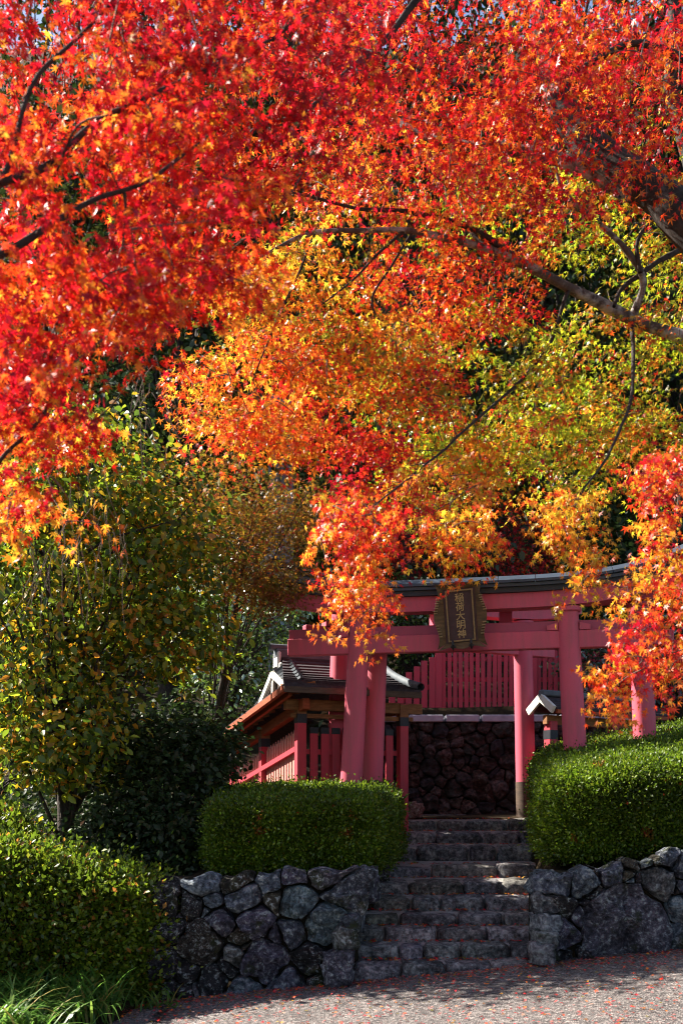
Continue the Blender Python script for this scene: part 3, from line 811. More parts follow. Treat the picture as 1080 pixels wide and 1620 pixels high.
def glyph_mesh(chars):
    V, Fc, n = [], [], 0
    for k, ch in enumerate(chars):
        cu = bpy.data.curves.new('character', 'FONT'); cu.body = ch; cu.size = .118; cu.align_x = 'CENTER'; cu.align_y = 'CENTER'; cu.extrude = .006; cu.offset = .0012
        cu.resolution_u = 2
        ob = bpy.data.objects.new('character', cu); COL.objects.link(ob)
        bpy.context.view_layer.update()
        me = bpy.data.meshes.new_from_object(ob.evaluated_get(bpy.context.evaluated_depsgraph_get()))
        co = np.array([v.co[:] for v in me.vertices]) if len(me.vertices) else np.zeros((0, 3))
        bpy.data.objects.remove(ob); 
        if len(co):
            c = (co.max(0) + co.min(0)) / 2; co = (co - c); hgt = max(np.ptp(co[:, 1]), .01)
            co *= .096 / max(hgt, np.ptp(co[:, 0]))
            z = .195 - k * .098
            V.append(np.stack([co[:, 0], -co[:, 2] - .0, co[:, 1] + z], 1)); Fc += [[i + n for i in p.vertices] for p in me.polygons]; n += len(co)
        bpy.data.meshes.remove(me)
    me = bpy.data.meshes.new('lettering'); me.from_pydata(np.concatenate(V).tolist(), [], Fc); me.update(); return me
try:
    o = link('lettering', glyph_mesh('稲荷大明神'), flat_mat('gilt_character', (.42, .29, .13), .45, .4, .3, 40), pl, (0, -.002, 0))
except Exception as e:
    print('lettering failed', e)

# ------------------------------------------------------------------ SHRINE GALLERY (left), local frame u right, v back
UA = math.radians(23)
HO = np.array((-.49, 11.0, 0.0)); HU = np.array((math.cos(UA), math.sin(UA), 0)); HV = np.array((-math.sin(UA), math.cos(UA), 0))
def hp(u, v, z, drop=True): return HO + HU * u + HV * v + np.array((0, 0, z - (.16 * max(v, 0) if drop else 0)))
hall = thing('shrine_gallery', 'small roofed shrine gallery with red board fence behind the square left hedge', 'shrine building', (0, 0, 0))
def post(u, v, ztop=2.66, w=.115, drop=True):
    m = MB(); b = hp(u, v, 0, drop); m.box(b + (0, 0, (ztop + .7) / 2), (w, w, ztop - .7), rz=UA, bev=.006); o = m.obj('post', M_REDB, hall)
    m = MB(); m.box(b + (0, 0, 2.435), (w + .006, w + .006, .11), rz=UA); m.obj('black_band', M_BLACK, o)
    m = MB(); m.box(b + (0, 0, 2.57), (w + .002, w + .002, .158), rz=UA); m.obj('bare_top', M_WOOD, o)
post(0, 0); post(1.36, 0); post(0, 1.38); post(0, 2.78)
pm = {}
for k in range(8):
    u = .175 + .144 * k
    m = MB(); m.box(hp(u, .01, 1.62), (.10, .022, 1.30), rz=UA, bev=.003); o = m.obj('picket', M_REDB, hall)
    m = MB(); m.box(hp(u, .01, 2.30), (.104, .026, .075), rz=UA); m.obj('black_cap', M_BLACK, o)
for z in (1.55, 2.05):
    m = MB(); m.beam(hp(.05, .045, z), hp(1.31, .045, z), .04, .06); m.obj('rail', M_REDB, hall)
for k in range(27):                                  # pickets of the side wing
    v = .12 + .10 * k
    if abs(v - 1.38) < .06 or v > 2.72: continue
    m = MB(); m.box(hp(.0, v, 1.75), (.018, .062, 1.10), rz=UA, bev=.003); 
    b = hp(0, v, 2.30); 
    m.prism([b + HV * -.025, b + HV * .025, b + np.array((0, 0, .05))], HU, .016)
    m.obj('picket', M_REDLIT, hall)
for z in (1.60, 2.08):
    m = MB(); m.beam(hp(-.035, .05, z), hp(-.035, 2.78, z), .05, .06); m.obj('rail', M_REDB, hall)
m = MB(); m.beam(hp(-.2, 0, 2.60), hp(1.62, 0, 2.60), .09, .13, bev=.006); m.obj('lintel', M_WOOD, hall)
m = MB(); m.beam(hp(-.12, .0, 2.47), hp(1.5, .0, 2.47), .05, .05); m.obj('lintel', M_WOOD, hall)
m = MB(); m.beam(hp(0, -.2, 2.60), hp(0, 3.0, 2.60), .09, .13, bev=.006); m.obj('lintel', M_WOODR, hall)
m = MB(); m.beam(hp(1.36, 0, 2.60), hp(1.36, 2.2, 2.60, False), .09, .13); m.obj('lintel', M_WOOD, hall)
# roof: eave points
EL_, EF, ER = -.36, -.42, 1.40
ze = 2.76
fl, frr, rl, rr_ = hp(EL_, EF, ze), hp(ER, EF, ze), hp(.12, 1.0, 3.30, False), hp(1.46, 1.0, 3.30, False)
def slope_rows(a, b, c, d, rows, th, name, mat, parent, sag=.05):
    """stepped courses between eave a-b and ridge d-c"""
    m = MB()
    for i in range(rows):
        t0, t1 = i / rows, (i + 1) / rows + .25 / rows
        f = lambda t: t
        s0, s1 = -sag * math.sin(t0 * math.pi), -sag * math.sin(min(t1, 1) * math.pi)
        pa, pb = a + (d - a) * t0, b + (c - b) * t0; qa, qb = a + (d - a) * min(t1, 1), b + (c - b) * min(t1, 1)
        up = np.array((0, 0, th))
        q = [pa + (0, 0, s0), pb + (0, 0, s0), qb + (0, 0, s1), qa + (0, 0, s1)]
        V = np.array(q + [q[0] + up, q[1] + up, q[2] + up * .25, q[3] + up * .25])
        m.add(V, [(3, 2, 1, 0), (4, 5, 6, 7), (0, 1, 5, 4), (1, 2, 6, 5), (2, 3, 7, 6), (3, 0, 4, 7)])
    return m.obj(name, mat, parent)
slope_rows(fl, frr, rr_, rl, 12, .035, 'front_roof_slope', M_TILE, hall)
bl_, br_ = hp(-.02, 2.1, 2.95), hp(1.5, 2.1, 2.9, False)
slope_rows(br_, bl_, rl, rr_, 9, .03, 'rear_roof_slope', M_TILE, hall)
# left skirt roof and side wing roof (seen from below)
slope_rows(hp(EL_, 3.2, ze), hp(EL_, EF, ze), hp(.0, .25, 2.90), hp(.0, 3.2, 3.02), 5, .03, 'skirt_roof', M_TILE, hall, .01)
slope_rows(hp(.75, 3.2, ze), hp(.75, 1.5, ze), hp(.03, 1.5, 3.02), hp(.03, 3.2, 3.04), 5, .03, 'skirt_roof', M_TILE, hall, .01)
# eave boards
m = MB(); m.beam(fl + (0, 0, -.03), frr + (0, 0, -.03), .05, .07); m.obj('eave_board', M_WOODD, hall)
m = MB(); m.beam(fl + (0, 0, -.032), hp(EL_, 3.2, ze - .03), .05, .07); m.obj('eave_board', M_WOODR, hall)
m = MB(); m.beam(hp(EL_ + .12, EF + .12, ze - .06), hp(EL_ + .12, 3.15, ze - .06), .045, .06); m.obj('eave_board', M_WOODR, hall)
for k in range(15):
    v = EF + .2 + .245 * k
    m = MB(); m.beam(hp(EL_ + .02, v, ze - .035), hp(.10, v, ze + .08), .045, .05); m.obj('rafter', M_WOOD, hall)
for k in range(9):
    u = EL_ + .18 + .19 * k
    m = MB(); m.beam(hp(u, EF + .03, ze - .045), hp(u, .15, ze + .10), .04, .045); m.obj('rafter', M_WOOD, hall)
# ridge, hip ridges
m = MB(); m.beam(rl + HU * -.10 + (0, 0, .05), rr_ + HU * .04 + (0, 0, .05), .15, .13, bev=.02); rdg = m.obj('ridge', M_RIDGE, hall)
m = MB(); m.tube([rl + HU * -.17 + (0, 0, .135), rr_ + HU * .06 + (0, 0, .135)], .045, 10); m.obj('ridge_cap', M_RIDGE, rdg, smooth=True)
m = MB(); m.box(rl + HU * -.07 + (0, 0, -.03), (.05, .20, .22), rz=UA, bev=.02); m.box(rl + HU * -.06 + (0, 0, -.12), (.04, .30, .10), rz=UA, bev=.02); m.obj('ridge_end_ornament', M_WHITE, rdg)
hip = [rr_ + (0, 0, .06), rr_ + (frr - rr_) * .35 + (0, 0, .0), rr_ + (frr - rr_) * .7 + (0, 0, .02), frr + (0, 0, .07)]
m = MB(); m.tube(smooth_path(hip, 5), .05, 8); m.obj('hip_ridge', M_RIDGE, hall, smooth=True)
# gable
gv0, gva, gv1 = .30, 1.05, 1.85
gA, gF, gB = hp(.0, gva, 3.09, False), hp(.0, gv0, 2.83), hp(.0, gv1, 2.84)
for (p, q) in ((gA, gF), (gA, gB)):
    m = MB(); m.beam(p, q, .04, .075); m.obj('barge_board', M_WHITE, hall)
m = MB(); m.prism([gA + HU * .05, gF + HU * .05, gB + HU * .05], HU, .03); m.obj('gable_panel', M_WOODD, hall)
m = MB(); m.beam(gA + (0, 0, -.02) + HU * .02, (gF + gB) / 2 + HU * .02, .04, .06); m.obj('gable_strut', M_WHITE, hall)
for k in range(8):                                    # verge courses catching the sun
    t = .06 + k * .115; a = gA + (gF - gA) * t + (0, 0, .07); b2 = rl + (fl - rl) * (t * .86) + HU * (.10 + .16 * t) + (0, 0, .03)
    m = MB(); m.beam(a, b2, .05, .03); m.obj('verge_course', M_RIDGE, hall)

# right roofed fence
g2 = thing('roofed_fence', 'short roofed fence with white barge boards behind the right pillar', 'shrine fence')
A2, B2 = np.array((2.71, 12.20, 0)), np.array((4.45, 13.15, 0)); D2 = (B2 - A2) / np.linalg.norm(B2 - A2); N2 = np.array((-D2[1], D2[0], 0))
rz2 = math.atan2(D2[1], D2[0])
def q2(u, v, z): return A2 + D2 * u + N2 * v + np.array((0, 0, z))
slope_rows(q2(-.06, -.27, 2.64), q2(2.0, -.27, 2.62), q2(2.0, 0, 2.80), q2(-.06, 0, 2.82), 5, .03, 'front_roof_slope', M_TILE, g2, .01)
slope_rows(q2(2.0, .27, 2.62), q2(-.06, .27, 2.64), q2(-.06, 0, 2.82), q2(2.0, 0, 2.80), 5, .03, 'rear_roof_slope', M_TILE, g2, .01)
m = MB(); m.beam(q2(-.10, 0, 2.87), q2(2.0, 0, 2.85), .10, .08, bev=.015); m.obj('ridge', M_RIDGE, g2)
for s in (-1, 1):
    m = MB(); m.beam(q2(-.09, 0, 2.81), q2(-.09, s * .25, 2.63), .04, .10); m.obj('barge_board', M_WHITE, g2)
m = MB(); m.beam(q2(-.02, 0, 2.52), q2(2.0, 0, 2.50), .08, .12); m.obj('lintel', M_WOOD, g2)
m = MB(); m.beam(q2(-.04, -.25, 2.61), q2(2.0, -.25, 2.59), .04, .05); m.obj('eave_board', M_WOODR, g2)
for u in (.08, 1.2):
    m = MB(); m.box(q2(u, 0, 1.75), (.13, .13, 1.5), rz=rz2, bev=.006); o = m.obj('post', M_REDB, g2)
    m = MB(); m.box(q2(u, 0, 2.32), (.136, .136, .12), rz=rz2); m.obj('black_band', M_BLACK, o)
for k in range(7):
    m = MB(); m.box(q2(.24 + .13 * k, 0, 1.70), (.09, .022, 1.1), rz=rz2, bev=.003); m.obj('picket', M_REDB, g2)

# ------------------------------------------------------------------ RED FENCE on the rear terrace
fe = thing('picket_fence', 'long red picket fence along the terrace above the dark rear wall', 'fence', (0, 15.4, 2.95))
me = None
x = 1.62; k = 0
pk = MB(); pk.box((0, 0, .50), (.069, .022, .96), bev=.003); pkm = pk.mesh('picket')
pk2 = MB(); pk2.box((0, 0, .40), (.104, .024, 1.1), bev=.004); pk2m = pk2.mesh('picket')
while x < 6.6:
    if k % 17 == 0:
        mb = MB(); mb.box((x, .0, .5), (.11, .11, 1.12), bev=.006); mb.obj('post', M_REDB, fe)
    else:
        o = link('picket', pkm, M_REDB, fe, (x, rnd.uniform(-.004, .004), rnd.uniform(-.012, .012))); o.rotation_euler = (0, rnd.uniform(-.012, .012), rnd.uniform(-.02, .02))
    x += .0935; k += 1
for z in (.16, .50, .84):
    mb = MB(); mb.box((4.1, .04, z), (5.0, .04, .07)); mb.obj('rail', M_REDB, fe)
for k in range(6):                                    # wider boards stepping down to the left
    xx = 1.51 - .132 * k
    dz = -.06 - .075 * max(k - 0.5, 0) - (.02 * k)
    o = link('picket', pk2m, M_REDB, fe, (xx, -.05, dz - .03)); o.rotation_euler = (0, rnd.uniform(-.015, .015), 0)
mb = MB(); mb.beam((.75, .0, -.02), (1.6, .0, .45), .05, .07); mb.obj('rail', M_REDB, fe)
gp = thing('timber_post', 'tall grey weathered timber post standing among the trees', 'post', (-1.13, 17.0, 3.0))
mb = MB(); mb.box((-.11, 0, 2.2), (.21, .2, 7.4), bev=.015); mb.obj('plank', M_GREYW, gp)
mb = MB(); mb.box((.125, .02, 2.15), (.24, .18, 7.3), bev=.015); mb.obj('plank', M_GREYW, gp)

# ------------------------------------------------------------------ HEDGES
def hedge(name, label, fp, zb, zt, n, size, pal, e=7.0, jit=.02, extra=None, mat=None, shag=.02, shoots=90, litter_n=0, faces=(('x', -1), ('x', 1), ('y', -1), ('y', 1), ('z', 1)), wts=None):
    """fp: corners front-left, front-right, back-right, back-left; zt: their top heights"""
    fp = np.array(fp, float); zt = np.array(zt, float)
    def mp(p):
        r = (np.abs(p) ** e).sum(-1) ** (1 / e); q = p / r[..., None]
        a, b = (q[..., 0] + 1) / 2, (q[..., 1] + 1) / 2
        w = np.stack([(1 - a) * (1 - b), a * (1 - b), a * b, (1 - a) * b], -1)
        xy = w @ fp; top = w @ zt; bot = w @ np.broadcast_to(np.array(zb, float), (4,))
        z = bot + (top - bot) * (q[..., 2] + 1) / 2
        V = np.concatenate([xy, z[..., None]], -1)
        lump = .05 * vnoise(V, 2.6, 2) + .035 * vnoise(V, 7, 5) + .015 * vnoise(V, 17, 5)
        c = np.append(fp.mean(0), (np.mean(zt) + np.mean(zb)) / 2)
        nrm = unit(V - c)
        return V + nrm * lump[..., None] * (q[..., 2:3] > -.9), nrm
    root = thing(name, label, 'hedge', (float(fp[:, 0].mean()), float(fp[:, 1].mean()), float(np.mean(zb))))
    L = Leaves()
    tot = 0
    for (ax, s), wt in zip(faces, wts or [1] * len(faces)):
        k = int(n * wt)
        p = rng.uniform(-1, 1, (k, 3)); i = 'xyz'.index(ax); p[:, i] = s
        if ax != 'z': p[:, 2] = np.maximum(p[:, 2], -.98)
        V, nr = mp(p)
        eps = 1e-3
        t1 = np.zeros(3); t1[(i + 1) % 3] = eps; t2 = np.zeros(3); t2[(i + 2) % 3] = eps
        nn = unit(np.cross(mp(p + t1)[0] - V, mp(p + t2)[0] - V)); nn *= np.sign((nn * nr).sum(-1, keepdims=True))
        depth = rng.exponential(shag, (k, 1)) * rng.choice([-1.6, 1], (k, 1), p=[.6, .4])
        pos = V + nn * depth + rng.normal(0, .006, (k, 3))
        y = unit(nn * .8 + rng.normal(0, .6, (k, 3)) + np.array((0, 0, .35)))
        z = unit(rng.normal(0, 1, (k, 3)) + nn * .5 + np.array((0, 0, .5)))
        dead = (vnoise(pos, 5.5, 9) + .5 * vnoise(pos, 13, 3) > 1.02)[:, None]
        col = pick(pal, k) * (1 + .30 * vnoise(pos, 4, 6) + .18 * vnoise(pos, 11, 8))[:, None]
        col = np.where(dead, pick('brown', k), col)
        L.add(pos, y, z, size * rng.uniform(.6, 1.35, k), np.clip(col, .003, .85))
    for _ in range(shoots):                              # unclipped new shoots
        p = np.array([[rng.uniform(-1, 1), rng.uniform(-1, .9), 1.0]]) if rng.uniform() < .7 else np.array([[rng.uniform(-1, 1), -1.0, rng.uniform(-.5, .98)]])
        V, nr = mp(p); dv = unit(nr[0] * .4 + np.array((0, 0, .8)) + rng.normal(0, .25, 3)); k = rng.integers(5, 11); t = np.linspace(0, rng.uniform(.05, .13), k)[:, None]
        L.add(V + dv * t, unit(rng.normal(0, .7, (k, 3)) + dv), unit(rng.normal(0, 1, (k, 3))), size * rng.uniform(.7, 1.3, k), pick(pal, k) * 1.15)
    if extra: extra(L)
    L.emit(root, T_DI, mat or M_LEAFH)
    if litter_n:
        n_ = litter_n; p = rng.uniform(-1, 1, (n_, 3)); p[:, 2] = 1; fr = rng.uniform(0, 1, n_) < .3; p[fr, 1] = -1; p[fr, 2] = rng.uniform(.2, .98, fr.sum())
        V, nr = mp(p); Lf = Leaves(); Lf.add(V + nr * .02, unit(rng.normal(0, 1, (n_, 3))), unit(nr + rng.normal(0, .4, (n_, 3))), .03 * rng.uniform(.6, 1.2, n_), pick('redor', n_) * .85)
        Lf.emit(root, T5, M_LITTER, 'fallen_leaves')
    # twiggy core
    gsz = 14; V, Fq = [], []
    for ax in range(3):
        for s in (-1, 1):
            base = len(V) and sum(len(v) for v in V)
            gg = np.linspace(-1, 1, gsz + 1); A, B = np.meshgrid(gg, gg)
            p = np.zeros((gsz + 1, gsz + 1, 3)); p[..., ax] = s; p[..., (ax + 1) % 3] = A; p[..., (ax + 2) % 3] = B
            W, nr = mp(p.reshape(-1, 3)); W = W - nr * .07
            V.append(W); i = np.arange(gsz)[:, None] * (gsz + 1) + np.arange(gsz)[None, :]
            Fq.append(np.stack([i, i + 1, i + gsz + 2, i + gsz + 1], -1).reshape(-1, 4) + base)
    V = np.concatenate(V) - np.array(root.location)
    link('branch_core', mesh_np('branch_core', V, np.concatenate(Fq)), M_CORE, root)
    return root

hedge('clipped_hedge', 'square clipped green hedge in front of the shrine gallery, left of the steps', [(-1.22, 7.98), (.37, 8.05), (.74, 10.85), (-1.45, 10.85)], .80, [1.45, 1.47, 1.66, 1.64], 30000, .030, 'box', e=7, litter_n=45,
      wts=[.5, .6, 1.5, .1, 1.3])
hedge('clipped_hedge', 'large rounded clipped hedge with a sunlit top, right of the steps', [(1.69, 8.0), (4.9, 8.0), (5.6, 12.0), (2.44, 11.7)], [.84, 1.2, 1.2, 1.0], [1.69, 2.02, 2.68, 2.16], 36000, .030, 'box', e=6, litter_n=60,
      wts=[.8, .02, 1.7, .1, 2.0])
def twigs_extra(L): pass
hedge('loose_hedge', 'loose leafy hedge at the lower left corner, glowing along its top', [(-3.7, 7.15), (-1.40, 7.46), (-1.36, 8.25), (-3.9, 8.3)], -.30, [1.22, .74, .74, 1.36], 15000, .046, 'hedge', e=4.0, shag=.05,
      wts=[.3, .9, 1.9, .2, 1.3], mat=M_LEAFS)
hedge('round_shrub', 'taller rounded shrub at the left edge behind the loose hedge', [(-4.6, 7.6), (-2.72, 7.7), (-2.72, 8.9), (-4.6, 8.9)], -.1, [1.46, 1.42, 1.5, 1.5], 5000, .05, 'hedge', e=2.6, shag=.05, mat=M_LEAFS)

# ------------------------------------------------------------------ TREES
def limb_tube(mb, pts, r0, r1, sides=8, n=6, wob=.01):
    q = smooth_path(pts, n); t = np.linspace(0, 1, len(q))
    q = q + wob * np.stack([vnoise(q, 5, 1), vnoise(q, 5, 4), vnoise(q, 5, 7)], 1)
    V, Fq = tube_np(q, (r0 * (1 - t) + r1 * t) * (1 + .08 * np.sin(t * 37)), sides); mb.add(V, Fq.tolist()); return q

class Grower:
    """joins every spray of leaves to the nearest limb or twig already grown"""
    def __init__(s): s.nodes = np.zeros((0, 3)); s.mb = MB()
    def seed(s, pts): s.nodes = np.concatenate([s.nodes, pts])
    def join(s, targets, r=.0035, maxlen=2.2):
        T = np.asarray(targets)
        if not len(T): return
        dmin = np.array([np.linalg.norm(s.nodes - t, axis=1).min() for t in T])
        segs = []
        for t in T[np.argsort(dmin)]:
            dd = np.linalg.norm(s.nodes - t, axis=1); i = int(np.argmin(dd)); a = s.nodes[i]; L = dd[i]
            mid = (a + t) / 2 + np.array((0, 0, .10 * L)) + rng.normal(0, .05 * L, 3)
            tt = np.linspace(0, 1, 6)[:, None]
            q = (1 - tt) ** 2 * a + 2 * tt * (1 - tt) * mid + tt ** 2 * t
            V, Fq = tube_np(q, np.linspace(r * (1 + .8 * min(L, 2)), r * .5, 6), 4); segs.append((V, Fq))
            s.nodes = np.concatenate([s.nodes, q[1:]])
        s.segs = getattr(s, 'segs', []) + segs
    def emit(s, parent, mat, name='twigs'):
        off = 0; VV, FF = [], []
        for V, Fq in s.segs: VV.append(V); FF.append(Fq + off); off += len(V)
        V = np.concatenate(VV) - np.array(parent.location)
        o = link(name, mesh_np(name, V, np.concatenate(FF), smooth=True), mat, parent); o['kind'] = 'stuff'; return o

def sprays(L, centres, rho, nleaf, size, pals, hang=0.0, updir=.55):
    """flat, drooping sprays of maple leaves"""
    for c in centres:
        n = int(nleaf * rng.uniform(.7, 1.3)); pal = pals[rng.integers(len(pals))]
        az = rng.uniform(0, 2 * math.pi); out = np.array((math.cos(az), math.sin(az), -.25 - .9 * hang)); out /= np.linalg.norm(out)
        side = unit(np.cross(out, (0, 0, 1.0)))[None][0]; up = np.cross(side, out)
        rr = rho * rng.uniform(.7, 1.3)
        a = rng.uniform(-.9, 1, n) ; a = np.sign(a) * np.abs(a) ** .8
        b = rng.normal(0, .42, n) * (1.05 - np.abs(a) * .55); h = rng.normal(0, .13, n)
        pos = c + rr * (a[:, None] * out * (1 + .5 * hang) + b[:, None] * side + h[:, None] * up)
        pos[:, 2] -= .35 * rr * (a ** 2 + b ** 2)
        y = unit(out * .6 + side * np.sign(b)[:, None] * .5 + np.array((0, 0, -.55 - .7 * hang)) + rng.normal(0, .38, (n, 3)))
        z = unit(up * updir + rng.normal(0, .72, (n, 3)) + np.array((-.1, -.2, .1)))
        col = pick(pal, n) * rng.uniform(.7, 1.12)
        L.add(pos, y, z, size * rng.uniform(.65, 1.25, n), np.clip(col, .003, .88))

def blob(cx, cy, rx, ry, d0, d1, n):
    a = rng.uniform(0, 2 * math.pi, n); r = np.sqrt(rng.uniform(0, 1, n)); d = rng.uniform(d0, d1, n)
    return np.array([P(cx + rx * r_ * math.cos(a_), cy + ry * r_ * math.sin(a_), d_) for a_, r_, d_ in zip(a, r, d)])

# --- near red maple, trunk left of the frame
mA = thing('maple_tree', 'near maple with scarlet leaves whose dark branches enter from the left edge', 'tree', (-2.9, 2.9, -.3))
oA = np.array(mA.location)
G = Grower(); LA = Leaves()
def limbs(root, specs, bark):
    for pts, r0, r1 in specs:
        k_ = .68 if root.name == 'maple_tree' else .92
        mb = MB(); q = limb_tube(mb, [p if not isinstance(p, tuple) or len(p) != 3 else P(*p) for p in pts], r0 * k_, r1 * k_); G.seed(q)
        mb.v = [v - np.array(root.location) for v in mb.v]; mb.obj('limb', bark, root, smooth=True)
W_ = lambda *a: np.array(a, float)
mb = MB(); q = limb_tube(mb, [W_(-2.9, 2.9, -.5), W_(-2.85, 2.92, 1.0), W_(-2.7, 3.0, 2.4), W_(-2.5, 3.1, 3.6), W_(-2.3, 3.3, 5.5)], .16, .08, 12); mb.v = [v - oA for v in mb.v]; mb.obj('trunk', M_BARK, mA, smooth=True)
limbs(mA, [
    ([W_(-2.62, 3.05, 3.0), (-160, 350, 3.1), (0, 290, 3.2), (80, 250, 3.3), (160, 188, 3.4), (300, 120, 3.7), (430, 60, 4.0)], .032, .008),
    ([W_(-2.75, 3.0, 2.3), (-200, 480, 3.0), (0, 405, 3.1), (90, 350, 3.2), (150, 310, 3.3), (240, 280, 3.4), (330, 215, 3.7)], .026, .007),
    ([(195, 297, 3.35), (200, 330, 3.36), (198, 385, 3.4)], .009, .005),
    ([(85, 265, 3.25), (120, 200, 3.1), (180, 180, 3.0)], .007, .004),
    ([(145, 205, 3.35), (165, 250, 3.35), (188, 296, 3.36)], .006, .004),
    ([W_(-2.7, 3.05, 2.6), (-100, 760, 3.5), (20, 710, 3.6), (75, 640, 3.65), (80, 560, 3.65), (92, 508, 3.7), (145, 468, 3.75), (240, 420, 3.9)], .014, .006),
    ([(75, 640, 3.65), (40, 600, 3.7), (0, 580, 3.7)], .006, .003),
    ([(80, 750, 4.6), (120, 690, 4.6), (180, 640, 4.6), (230, 560, 4.6), (262, 510, 4.6), (300, 470, 4.6), (350, 400, 4.6)], .006, .004),
    ([(340, 300, 4.6), (400, 205, 5.0), (480, 182, 5.0), (540, 120, 5.1), (620, 50, 5.2), (700, -60, 5.3)], .010, .03),
    ([(430, 60, 4.0), (520, -20, 4.2), (600, -120, 4.4)], .012, .006),
    ([(0, 290, 3.2), (60, 120, 3.3), (160, 20, 3.5), (300, -120, 3.8)], .014, .006),
], M_BARK)
tA = []
for args, pals in [((110, 90, 260, 170, 3.2, 4.6, 85), ['red', 'red', 'redor', 'crimson']), ((380, 110, 240, 190, 3.6, 5.0, 85), ['red', 'crimson']), ((140, 320, 230, 170, 3.0, 4.3, 75), ['red', 'red', 'crimson', 'redor']),
                   ((330, 330, 130, 150, 3.5, 4.6, 46), ['red', 'crimson', 'redor']), ((110, 490, 170, 100, 3.1, 4.1, 42), ['red', 'redor']), ((50, 600, 90, 70, 3.2, 4.1, 20), ['red', 'crimson']),
                   ((230, 470, 110, 70, 3.4, 4.4, 22), ['red', 'redor']), ((20, 730, 60, 110, 3.5, 4.3, 22), ['redor', 'orange', 'crimson']), ((110, 700, 65, 45, 4.0, 4.5, 11), ['redor', 'red', 'orange']),
                   ((400, 440, 45, 60, 3.8, 4.5, 10), ['redor', 'orange']), ((250, -120, 420, 90, 3.6, 6, 60), ['red'])]:
    c = blob(*args); tA.append(c); sprays(LA, c, .17, 42, .0345, pals)
c = blob(80, 810, 80, 60, 4.2, 4.7, 9); tA.append(c); sprays(LA, c, .13, 16, .034, ['redor', 'orange'], hang=.5)
G.join(np.concatenate(tA)); G.emit(mA, M_TWIG)
LA.emit(mA, T7, M_LEAF, n_parts=300)
# bare hanging twigs of the near maple
mb = MB()
for (x0, y0, dx, n) in [(180, 830, 60, 8), (230, 590, 60, 8), (110, 850, 90, 10), (250, 640, 50, 8), (60, 880, 50, 8), (140, 760, 60, 7)]:
    for k in range(n):
        a = P(x0 + rnd.uniform(-30, 30), y0 + rnd.uniform(-30, 30), 4.6 + rnd.uniform(-.2, .2)); ln = rnd.uniform(.25, .5)
        pts = [a]; dirx = rnd.uniform(-.5, .5)
        for j in range(4): pts.append(pts[-1] + np.array((dirx * ln / 4 + rnd.uniform(-.03, .03), rnd.uniform(-.03, .03), -ln / 4 * (1 if j else .5))))
        mb.tube(smooth_path(pts, 3), np.linspace(.0018, .0009, 13), 4)
mb.v = [v - oA for v in mb.v]; mb.obj('bare_twigs', M_TWIG, mA, smooth=True, kind='stuff')

# --- large orange maple, trunk right of the frame
mB_ = thing('maple_tree', 'large maple turning orange and yellow green, its thick limb reaching in from the right edge', 'tree', (3.5, 5.6, .25))
oB = np.array(mB_.location)
G = Grower(); LB = Leaves()
mb = MB(); q = limb_tube(mb, [W_(3.5, 5.6, -.1), W_(3.4, 5.62, 1.2), W_(3.2, 5.75, 2.6), W_(2.95, 5.95, 3.9), W_(2.7, 6.0, 4.7)], .24, .16, 14); mb.v = [v - oB for v in mb.v]; mb.obj('trunk', M_BARKL, mB_, smooth=True)
limbs(mB_, [
    ([W_(2.75, 6.0, 4.5), (1080, 345, 6.0), (1000, 280, 6.1), (915, 210, 6.3), (870, 110, 6.5), (850, -60, 6.8)], .15, .08),
], M_BARK)
limbs(mB_, [
    ([(985, 300, 6.25), (900, 255, 6.4), (800, 235, 6.5), (690, 222, 6.7), (600, 170, 6.9)], .07, .02),
    ([W_(2.85, 5.98, 4.3), (1150, 560, 7.0), (1080, 535, 7.3), (1000, 505, 7.25), (900, 455, 7.0), (830, 415, 6.85), (770, 392, 6.7), (640, 365, 6.4), (500, 368, 6.2), (380, 420, 6.0)], .068, .009),
    ([(1000, 505, 7.25), (1016, 445, 7.1), (990, 395, 7.0), (950, 355, 7.0), (890, 300, 6.9), (875, 240, 6.9)], .034, .010),
], M_BARKL)
limbs(mB_, [
    ([(820, 410, 6.83), (770, 375, 6.7), (720, 352, 6.6), (640, 335, 6.4), (560, 325, 6.2), (450, 300, 6.1)], .030, .008),
    ([(1012, 430, 7.0), (1008, 385, 7.0), (1035, 335, 7.0), (1040, 280, 7.0)], .02, .008),
    ([(1120, 360, 7.3), (1080, 392, 7.2), (1030, 420, 7.1), (985, 455, 7.1), (972, 485, 7.05)], .028, .016),
    ([(1150, 130, 6.3), (1080, 90, 6.2), (1000, 68, 6.2), (930, 100, 6.2), (870, 125, 6.2), (740, 135, 6.3), (640, 110, 6.4)], .032, .010),
    ([(1110, 330, 7.3), (1062, 150, 7.5), (1066, 60, 7.5), (1060, -60, 7.6)], .06, .045),
    ([(770, 392, 6.7), (740, 360, 6.8), (725, 310, 7.0), (680, 270, 6.9)], .02, .008),
    ([(640, 365, 6.4), (600, 400, 6.3), (560, 440, 6.2), (510, 480, 6.1)], .012, .005),
    ([(605, 520, 6.3), (590, 470, 6.3), (620, 420, 6.4), (650, 370, 6.42)], .008, .010),
    ([(900, 455, 7.0), (860, 560, 6.9), (780, 640, 6.6), (690, 720, 5.9), (590, 800, 5.1)], .018, .005),
    ([(1000, 505, 7.25), (1000, 620, 6.8), (960, 720, 6.0), (905, 800, 5.3)], .018, .005),
    ([(1090, 540, 7.3), (1100, 660, 6.2), (1080, 760, 5.2), (1062, 860, 4.7), (1030, 960, 4.7)], .018, .005),
    ([(500, 368, 6.2), (440, 500, 6.1), (400, 600, 6.0)], .010, .005),
], M_BARK)
tB = []
